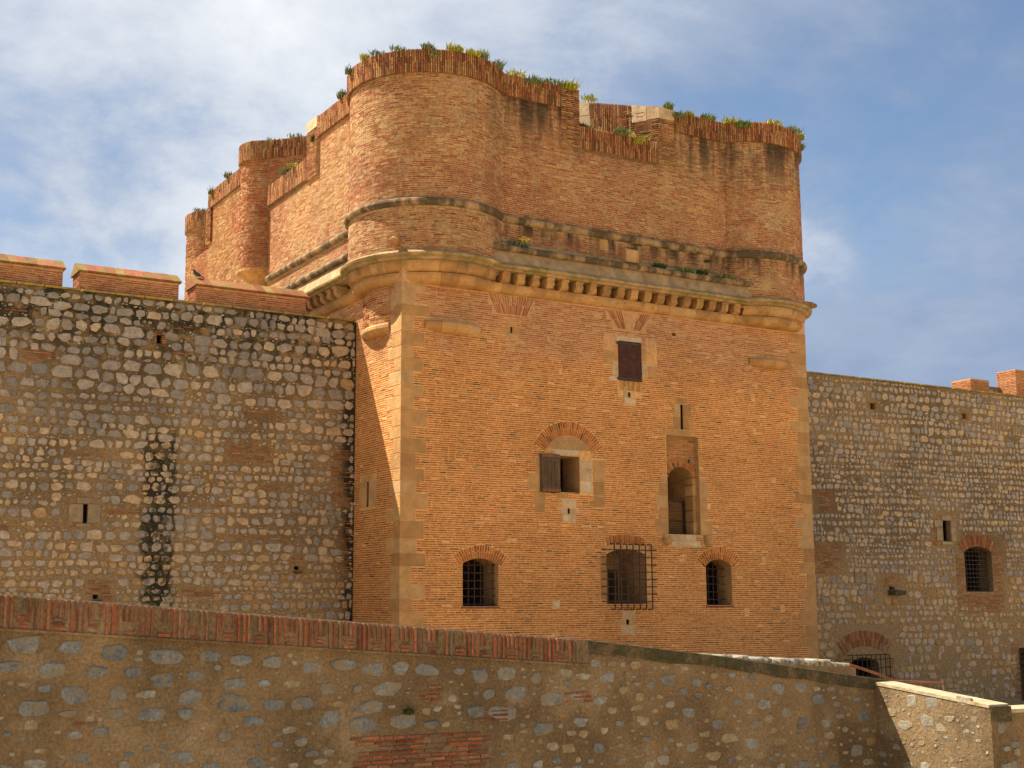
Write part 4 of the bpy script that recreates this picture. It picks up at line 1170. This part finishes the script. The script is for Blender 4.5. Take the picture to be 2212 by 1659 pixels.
# merlons standing further back on the right curtain
def pier(x0, x1, y0, y1, z1):
    m = empty('merlon', (0, 0, 0), rcw)
    obj('merlon_core', box(x0, x1, y0, y1, 15.463, z1), 'mortar_low', m)
    P = Line((x0, y0), (x1, y0)); Q = Line((x0, y1), (x0, y0))
    b = courses(P, 0, P.L, 15.5, z1, o=.012, pitch=.08) + courses(Q, 0, Q.L, 15.5, z1, o=.012, pitch=.08)
    spread('brick', b, 'red_merlon', m, 'merlon_brickwork', 40)
pier(35.45, 36.85, 5.0, 6.2, 16.42); pier(39.0, 43.0, 5.0, 6.2, 17.2)
rm = rubble(36.9, 39.0, 15.5, 16.3, 6.0, lambda z: (.2, .3), [], tone_right, gap=.05)
obj('merlon_core', box(36.85, 39.0, 6.0, 7.0, 15.463, 16.35), 'rubble_mortar', rcw); spread('stone', rm, 'rubble', rcw, 'small_rubble', 0)

# ================================================================== low wall in the foreground
low = tag(empty('low_stone_wall', (-9, -24, 0)), 'low sloping stone wall in the foreground with a red brick coping', 'wall')
AY = -24.0
prof = [(-26.0, 5.72), (-17.55, 5.09), (-14.48, 4.85), (-8.88, 4.42), (-6.03, 4.10), (-2.83, 3.68), (-2.36, 3.62)]
topz = lambda x: float(np.interp(x, [p[0] for p in prof], [p[1] for p in prof]))
XC = -8.88
def strip(xs, zf0, zf1, y0, y1):
    v = []
    for x in xs: v += [(x, y0, zf0(x)), (x, y0, zf1(x)), (x, y1, zf1(x)), (x, y1, zf0(x))]
    f = []
    for i in range(len(xs) - 1):
        for k in range(4): f.append((i * 4 + k, (i + 1) * 4 + k, (i + 1) * 4 + (k + 1) % 4, i * 4 + (k + 1) % 4))
    n = (len(xs) - 1) * 4; f += [(3, 2, 1, 0), (n, n + 1, n + 2, n + 3)]
    return (np.array(v, float), f, 0.5)
CH = lambda x: float(np.interp(x, [-17.5, -8.9], [0.40, 0.355]))
xs = list(np.linspace(-26, XC, 40))
obj('wall_core', strip(xs, lambda x: 0.0, lambda x: topz(x) - CH(x), AY, AY + 0.62), 'lowwall', low)
obj('wall_core', strip(list(np.linspace(XC, -2.36, 20)), lambda x: 0.0, lambda x: topz(x) - 0.16, AY, AY + 0.60), 'lowwall', low)
obj('coping_bed', strip(xs, lambda x: topz(x) - CH(x), lambda x: topz(x) - 0.012, AY - 0.028, AY + 0.64), 'lowwall', low)
obj('coping_ledge', strip(xs, lambda x: topz(x) - CH(x) - 0.03, lambda x: topz(x) - CH(x), AY - 0.05, AY - 0.001), 'lowwall', low)
n = 12; e = np.linspace(XC + .001, -2.36, n + 1)
for i in range(n):
    obj('mossy_capping', strip([e[i] + .002, e[i + 1] - .002], lambda x: topz(x) - 0.16 - rng.uniform(0, .05), topz, AY - 0.012 - rng.uniform(0, .01), AY + 0.62), 'moss', low)
# thin pale bed on top of the wall, catching the sun
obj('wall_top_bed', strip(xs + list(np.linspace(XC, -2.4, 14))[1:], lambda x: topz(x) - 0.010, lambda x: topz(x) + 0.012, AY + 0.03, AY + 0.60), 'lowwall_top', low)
# coping bricks in repeating panels: three full uprights, then short uprights over flat bricks
cb = []
def cbrick(xa, xb, fa, fb, p=None):
    """between coping-height fractions fa..fb"""
    z = lambda x, f: topz(x) - CH(x) + f * (CH(x) - 0.004)
    y = AY - 0.042 - rng.uniform(-.006, .012); j = lambda: rng.uniform(-.006, .006)
    cb.append(hexa([(xa + .004 + j() * .4, y, z(xa, fa) + .004 + j()), (xb - .004 + j() * .4, y, z(xb, fa) + .004 + j()), (xb - .004 + j() * .4, y, z(xb, fb) - .004 + j()), (xa + .004 + j() * .4, y, z(xa, fb) - .004 + j()),
                    (xa, AY, z(xa, fa)), (xb, AY, z(xb, fa)), (xb, AY, z(xb, fb)), (xa, AY, z(xa, fb))]))
x = -25.9; pit = 0.073
while x < XC - 0.1:
    for k in range(3):
        if x + pit < XC and rng.random() > 0.08: cbrick(x, x + 0.040 * rng.uniform(.8, 1.15), 0.02, 1.0)
        x += pit
    if x + 3 * pit > XC: break
    for k in range(3):
        if rng.random() > 0.12: cbrick(x + k * pit, x + k * pit + 0.037 * rng.uniform(.75, 1.15), 0.46 + rng.uniform(-.03, .05), 1.0)
    for k, (fa, fb) in enumerate(((0.04, 0.15), (0.20, 0.29), (0.34, 0.41))):
        if rng.random() > 0.22: cbrick(x + rng.uniform(0, .03), x + 3 * pit - .03 - rng.uniform(0, .05), fa, fb)
    x += 3 * pit
spread('coping_brick', cb, 'red', low, 'coping_brickwork', 300)
# stones of the low wall
lst = []; OG = Grid()
for q in [(-12.9, -10.45, 2.4, 3.17), (-11.8, -11.4, 3.6, 3.86)]: OG.add(q)
def try_stone(x, z, rx, rz, tone, pr):
    if z + rz > topz(x) - (CH(x) + .06 if x < XC else .2): return
    q = (x - rx - .015, x + rx + .015, z - rz - .012, z + rz + .012)
    if not OG.free(q): return
    OG.add(q); lst.append(pebble(x, z, rx, rz, AY, pr, n=rng.choice((7, 8, 9, 10)), r=tone))
for row, off in enumerate((0.62, 0.90, 1.14, 1.36)):
    x = -22.0 + row * .2
    while x < -9.5:
        rx = rng.uniform(.10, .25); rz = rx * rng.uniform(.38, .62) if rx > .16 else rx * rng.uniform(.5, .85)
        try_stone(x + rx, topz(x) - off - .03 * rng.uniform(-1.5, 1.5), rx, min(rz, .125), rng.uniform(0.0, .34), rng.uniform(.008, .022)); x += 2 * rx + rng.uniform(.05, .26)
for q in range(620):
    x = rng.uniform(-22, -2.9); z = rng.uniform(1.6, 5.0); big = x < -10.0 and z > topz(x) - 1.5
    rx = rng.uniform(.10, .24) if big and q < 320 else rng.uniform(.05, .16)
    try_stone(x, z, rx, rx * rng.uniform(.40, .80), rng.uniform(0.0, .36) if rng.random() < .72 else rng.uniform(.42, .9), rng.uniform(.006, .022))
for _ in range(2200):
    x = rng.uniform(-22, -2.9); z = rng.uniform(1.6, 4.6); rx = rng.uniform(.04, .17)
    try_stone(x, z, rx, rx * rng.uniform(.35, .75), rng.uniform(0.40, .92), rng.uniform(.003, .012))
for _ in range(6000):
    x = rng.uniform(-22, -2.9); z = rng.uniform(1.6, 5.0); rx = rng.uniform(.012, .05)
    try_stone(x, z, rx, rx * rng.uniform(.4, .9), rng.uniform(0.05, .95), rng.uniform(.003, .010))
# brick patches
LB = Line((-30, AY), (-2, AY))
lb = []
z = 2.35
while z < 3.14:
    a = -12.75 + rng.uniform(-.1, .35); b = -10.55 - rng.uniform(0, .3)
    lb += courses(LB, a + 30, b + 30, z, z + .05, pitch=.08, h=.044, o=.018, lmin=.16, lmax=.36, skip=.05, joint=.016); z += 0.064
for q in ((-11.78, -11.42, 3.61, 3.86), (-10.9, -10.3, 3.3, 3.5), (-16.6, -16.3, 3.5, 3.56), (-9.3, -8.8, 3.5, 3.7)): lb += courses(LB, q[0] + 30, q[1] + 30, q[2], q[3], pitch=.062, h=.034, o=.014, lmin=.12, lmax=.25, skip=.2)
spread('brick', lb, 'red', low, 'brick_patching', 150)
# return towards the viewer, in the sun
BX, BY0, BY1 = -2.83, -24.0, -26.40
bz = lambda y: 3.63 + (3.39 - 3.63) * (y - BY0) / (BY1 - BY0)
def ystrip(x0, x1, ys, zf0, zf1):
    v = []
    for y in ys: v += [(x0, y, zf0(y)), (x1, y, zf0(y)), (x1, y, zf1(y)), (x0, y, zf1(y))]
    f = []
    for i in range(len(ys) - 1):
        for k in range(4): f.append((i * 4 + k, i * 4 + (k + 1) % 4, (i + 1) * 4 + (k + 1) % 4, (i + 1) * 4 + k))
    n = (len(ys) - 1) * 4; f += [(0, 3, 2, 1), (n, n + 1, n + 2, n + 3)]
    return (np.array(v, float), f, .5)
ysB = [AY - .0, AY - .8, AY - 1.6, BY1]
obj('wall_core', ystrip(BX, -2.38, [AY - .001, AY - .8, AY - 1.6, BY1], lambda y: 0.0, lambda y: bz(y) - 0.05), 'lowwall', low)
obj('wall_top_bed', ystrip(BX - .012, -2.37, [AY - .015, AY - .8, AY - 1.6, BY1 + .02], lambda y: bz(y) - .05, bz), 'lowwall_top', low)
bm_ = strip([BX + .01, -2.36], lambda x: 3.14 + rng.uniform(-.03, .03), lambda x: 3.36, BY1 - .02, BY1 + .02)
obj('mossy_capping', bm_, 'moss', low)
bs = []
occ2 = []
for k in range(330):
    y, z = rng.uniform(BY1 + .1, BY0 - .1), rng.uniform(1.5, 3.45); rx = rng.uniform(.06, .17) if k < 70 else rng.uniform(.015, .05); rz = rx * rng.uniform(.45, .9)
    if hit(occ2, y - rx - .02, y + rx + .02, z - rz - .02, z + rz + .02): continue
    occ2.append((y - rx, y + rx, z - rz, z + rz))
    v, f, r = pebble(-y, z, rx, rz, 0.0, rng.uniform(.003, .010), n=8, r=rng.uniform(.3, .95))
    bs.append((np.stack([BX + v[:, 1], -v[:, 0], v[:, 2]], 1), f, r))
spread('stone', lst + bs, 'rubble_low', low, 'small_rubble', 300)
obj('wall_core', box(-2.38, 8.0, BY1 + .01, BY1 + .5, 0, 3.25), 'lowwall', low)
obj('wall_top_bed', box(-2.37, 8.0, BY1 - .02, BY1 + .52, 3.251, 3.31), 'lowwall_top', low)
cs = [pebble(rng.uniform(-2.7, 1.5), rng.uniform(1.5, 3.1), rng.uniform(.04, .13), rng.uniform(.03, .09), BY1 + (.0 if False else .008), .02, r=rng.uniform(0.05, .8)) for _ in range(60)]
spread('stone', cs, 'rubble_low', low, 'small_rubble', 0)

# ruined parapet, pipe and handrail between the low wall and the tower
ruin = tag(empty('ruined_parapet', (5, -14, 0)), 'broken rubble parapet catching the sun behind the low wall, below the tower corner', 'wall')
rz = lambda x: 3.56 - 0.061 * (x - 3.2)
obj('wall_core', strip(list(np.linspace(-2, 6.95, 12)), lambda x: 0.0, lambda x: rz(x) - 0.1, -14.0, -13.4), 'lowwall', ruin)
x = -2.0
while x < 6.9:
    w = rng.uniform(.10, .30); z = rz(x); h = rng.uniform(.08, .17)
    o = obj('top_stone', block(x, min(x + w - .015, 6.98), z - .12, z - .12 + h, y=-14.0, proud=rng.uniform(0, .05), depth=.55, ch=.035, jit=.03, r=rng.uniform(.1, .85)), 'rubble_low', ruin); x += w
tag(obj('rusty_pipe', polytube([(6.45, -14.25, 3.33), (7.4, -14.35, 3.06), (8.4, -14.45, 2.7), (8.4, -14.45, 0.0)], 0.035, 8), 'rust'), 'rust red pipe sloping down past the end of the broken parapet', 'pipe')
tag(obj('handrail', polytube([(6.0, -14.6, 0.0), (6.0, -14.6, 2.97), (10.37, -14.0, 2.72), (10.37, -14.0, 0.0)], 0.028, 8), 'rust'), 'thin rusty iron handrail behind the sunlit wall end', 'handrail')

# ================================================================== plants on the masonry
def tuft(name, loc, label, mat, n=60, h=0.3, spread_=0.25, droop=0.0, flowers=0, out=(0, -1), cat='plant', wide=0.014):
    t = empty(name, loc); tag(t, label, cat, 'plants growing on the masonry')
    P = []
    for i in range(n):
        a = rng.random() * 2 * pi; rr_ = spread_ * sqrt(rng.random()); bx, by = rr_ * cos(a), rr_ * sin(a) * .6
        L = h * rng.uniform(.45, 1.1); lean = rng.uniform(.05, .7); la = rng.random() * 2 * pi
        tip = np.array((bx + cos(la) * lean * L + out[0] * droop * L, by + sin(la) * lean * L + out[1] * droop * L, L * (1 - droop * 1.2 * rng.random()) * rng.uniform(.7, 1)))
        base = np.array((bx, by, -0.03)); mid = (base + tip) / 2 + np.array((0, 0, L * .12))
        s = np.array((-sin(la), cos(la), 0)) * wide * rng.uniform(.6, 1.3)
        k = rng.random()
        P.append((np.array([base - s * .6, base + s * .6, mid + s, mid - s, tip]), [(0, 1, 2, 3), (3, 2, 4)], k))
        if i % 2 == 0:   # side leaflets
            for q in range(3):
                m = base + (tip - base) * rng.uniform(.4, .95); dv = np.array((rng.uniform(-1, 1), rng.uniform(-1, 1), rng.uniform(-.2, .8))) * h * .16; sv = np.cross(dv, (0, 0, 1)); sv = sv / (np.linalg.norm(sv) + 1e-6) * wide * .9
                P.append((np.array([m, m + dv * .5 + sv, m + dv, m + dv * .5 - sv]), [(0, 1, 2, 3)], rng.random()))
    obj('foliage', P, mat, t, local=True)
    if flowers:
        for i in range(flowers):
            c = np.array((rng.uniform(0, 1) * spread_, rng.uniform(-.5, .2) * spread_, h * rng.uniform(.8, 1.25)))
            obj('flower', lathe(c[0], c[1], [(.012, c[2] - .03), (.055, c[2]), (.035, c[2] + .03)], 7), 'flower', t, local=True)
    return t
def on_turret(deg, z=24.86, o=0.05, c=(TC, TC)):
    a = radians(deg); return (c[0] + (2.95 + o) * cos(a), c[1] + (2.95 + o) * sin(a), z)
RTc = (TW - TC, TC)
plants = [
    (on_turret(172, 24.7, .15), 'grey_green', 70, .42, .22, .5, 'shaggy plant hanging off the left rim of the big left turret'),
    (on_turret(192), 'yellow', 80, .36, .2, .2, 'bright yellow green tuft second from the left on the big turret rim'),
    (on_turret(205), 'grey_green', 60, .30, .3, .0, 'thin grey tuft third from the left on the big turret rim'),
    (on_turret(222), 'grey_green', 50, .24, .4, .0, 'faint wispy growth at the top left of the big turret'),
    (on_turret(243), 'grey_green', 80, .34, .26, .0, 'wispy tuft at the highest point of the big turret'),
    (on_turret(246, 24.55, .16), 'grey_green', 70, .26, .14, .6, 'silvery tuft hanging on the coping below the top of the big turret'),
    (on_turret(262), 'yellow', 130, .40, .34, .15, 'largest lime coloured tuft right of the turret top'),
    (on_turret(276), 'yellow', 100, .34, .3, .3, 'lime tuft on the right shoulder of the big turret'),
    (on_turret(288), 'grey_green', 40, .6, .2, .0, 'tall thin stalks on the right shoulder of the big turret'),
    (on_turret(302, 24.8), 'grey_green', 90, .40, .3, .5, 'grey bush spilling over the coping where turret and front wall meet'),
    ((4.8, -.08, 24.86), 'yellow', 60, .34, .4, .1, 'yellowish tuft just right of the big turret'),
    ((5.5, -.12, 24.7), 'grey_green', 90, .38, .36, .6, 'grey green tuft drooping over the left merlon coping'),
    ((6.4, -.05, 24.86), 'green', 70, .34, .4, .0, 'leafy green tuft on the left merlon'),
    ((7.2, -.12, 24.80), 'yellow', 140, .46, .34, .5, 'lime plant spilling over the end of the left merlon'),
    ((7.0, -.05, 24.86), 'green', 50, .42, .25, .0, 'upright grass stalks near the end of the left merlon'),
    ((7.9, .1, 23.42), 'dark_green', 90, .26, .3, .2, 'dark green tuft in the left corner of the embrasure'),
    ((8.6, .2, 23.42), 'grey_green', 80, .24, .4, .0, 'low growth along the embrasure sill, left of its middle'),
    ((9.6, -.12, 23.36), 'grey_green', 160, .42, .36, .7, 'big grey green cushion hanging over the embrasure sill'),
    ((10.0, .15, 23.42), 'yellow', 110, .34, .5, .0, 'dry yellow grass standing in the embrasure'),
    ((10.45, -.15, 23.16), 'yellow', 130, .30, .2, .5, 'round bright yellow tuft on the embrasure coping'),
    ((10.95, .1, 23.42), 'yellow', 80, .30, .25, .1, 'lime grass at the right end of the embrasure sill'),
    ((9.75, 2.1, 25.6), 'yellow', 60, .30, .4, .0, 'yellow grass above the sunlit cheek of the embrasure'),
    ((12.15, -.05, 24.92), 'green', 60, .42, .25, .0, 'small leafy shoot on the stone corner of the right merlon'),
    ((12.55, -.15, 24.62), 'grey_green', 120, .34, .34, .8, 'grey green plant hanging beside the stone corner of the right merlon'),
    ((13.2, -.05, 24.86), 'yellow', 60, .32, .25, .1, 'tuft a little right of the stone corner on the right merlon'),
    ((14.1, -.1, 24.84), 'green', 90, .36, .4, .4, 'green growth halfway along the right merlon'),
    (on_turret(232, 24.82, .05, RTc), 'yellow', 90, .34, .45, .1, 'pale yellow tufts where the right turret begins'),
    (on_turret(240, 24.6, .15, RTc), 'green', 120, .40, .3, .6, 'fresh green plant hanging low on the right turret coping'),
    (on_turret(268, 24.86, .05, RTc), 'yellow', 80, .30, .4, .1, 'low yellow tufts at the middle of the right turret'),
    (on_turret(292, 24.82, .08, RTc), 'grey_green', 100, .36, .4, .3, 'grey tuft on the right turret before its outer edge'),
    (on_turret(312, 24.86, .05, RTc), 'yellow', 110, .40, .32, .1, 'lime tuft near the outer edge of the right turret'),
    (on_turret(333, 24.75, .12, RTc), 'green', 120, .42, .28, .5, 'plant overhanging the far right edge of the right turret'),
    ((-0.05, 5.3, 24.86), 'grey_green', 110, .50, .22, .2, 'bushy grey plant on the flank coping, left of the big turret'),
    ((-.1, 8.1, 23.95), 'dark_green', 70, .35, .12, .5, 'dark green sprig growing from the jamb of the flank embrasure'),
    ((-.05, 10.2, 23.44), 'yellow', 70, .30, .35, .0, 'yellow grass in the flank embrasure, the upper tuft'),
    ((-.05, 11.2, 23.44), 'grey_green', 80, .32, .3, .0, 'grey tuft in the flank embrasure, the lower one'),
    ((.3, 13.4, 25.6), 'grey_green', 50, .30, .5, .0, 'thin growth on top of the small rear turret'),
    ((.9, 12.4, 25.6), 'green', 50, .30, .5, .0, 'thin grass right of the small rear turret'),
    ((.15, 16.6, 25.6), 'grey_green', 110, .45, .4, .2, 'grey tufts left of the small rear turret'),
    ((.15, 19.2, 25.58), 'grey_green', 60, .40, .3, .2, 'sparse tuft on the rear flank coping'),
    ((.08, 21.6, 25.4), 'green', 70, .45, .2, .6, 'green sprig hanging at the end of the rear flank coping'),
    ((.9, 25.6, 25.6), 'green', 60, .34, .5, .0, 'small tuft on the farthest turret'),
    ((4.75, -.22, 18.06), 'grey_green', 200, .34, .42, .0, 'grey cushion with yellow flowers on the ledge under the string course'),
    ((8.0, -.3, 18.0), 'green', 60, .18, .3, .1, 'small green sprigs on the ledge left of the carved block'),
    ((11.3, -.25, 18.08), 'dark_green', 120, .30, .32, .1, 'dark green weed on the ledge right of the carved block'),
    ((12.6, -.28, 18.05), 'green', 130, .28, .5, .2, 'mixed weeds in the middle of the right ledge'),
    ((13.4, -.25, 18.06), 'dark_green', 120, .34, .3, .2, 'dark bushy weed on the right ledge'),
    ((14.5, -.28, 18.02), 'green', 120, .28, .45, .4, 'weeds trailing off the right end of the ledge'),
    ((13.9, -.03, 18.72), 'dark_green', 40, .18, .12, .7, 'tiny dark sprig growing from the wall above the right ledge'),
    ((-11.95, -24.03, 3.47), 'dark_green', 70, .12, .07, .4, 'tiny green weed growing from the face of the low wall'),
]
for loc, mt, nn, h, sp, dr, lab in plants:
    small = loc[1] < -20
    tuft('weed' if small else 'wall_plant', loc, lab, mt, n=int(nn * 1.7), h=h * .8, spread_=sp, droop=dr, flowers=9 if 'flowers' in lab else 0, wide=.006 if small else .019)

# ================================================================== pigeon on the merlon
pg = tag(empty('pigeon', (-5.98, 4.72, 16.67)), 'dark grey pigeon perched on the tiled merlon nearest the tower', 'bird')
def ellip(c, r, n=10, m=7, rot=0.0):
    v = []; f = []
    for i in range(m + 1):
        p = pi * i / m
        for k in range(n):
            t = 2 * pi * k / n; x, y, z = r[0] * cos(p), r[1] * sin(p) * cos(t), r[2] * sin(p) * sin(t)
            v.append((c[0] + x * cos(rot) - z * sin(rot), c[1] + y, c[2] + x * sin(rot) + z * cos(rot)))
    for i in range(m):
        for k in range(n): f.append((i * n + k, i * n + (k + 1) % n, (i + 1) * n + (k + 1) % n, (i + 1) * n + k))
    return (np.array(v), f, .5)
obj('body', [ellip((0, 0, .13), (.15, .07, .075), rot=-.35), ellip((-.10, 0, .22), (.055, .04, .06), rot=.4), ellip((-.13, 0, .27), (.042, .036, .036)), ellip((.18, 0, .05), (.11, .035, .018), rot=-.35)], 'feather', pg, True, local=True)
obj('beak', lathe(-.18, 0, [(.001, .262), (.010, .268), (.001, .275)], 6), 'iron', pg, local=True)
for s in (-.025, .025): obj('leg', tube((0, s, 0), (-.01, s, .09), .006), 'rust', pg, local=True)

scene.render.engine = 'CYCLES'
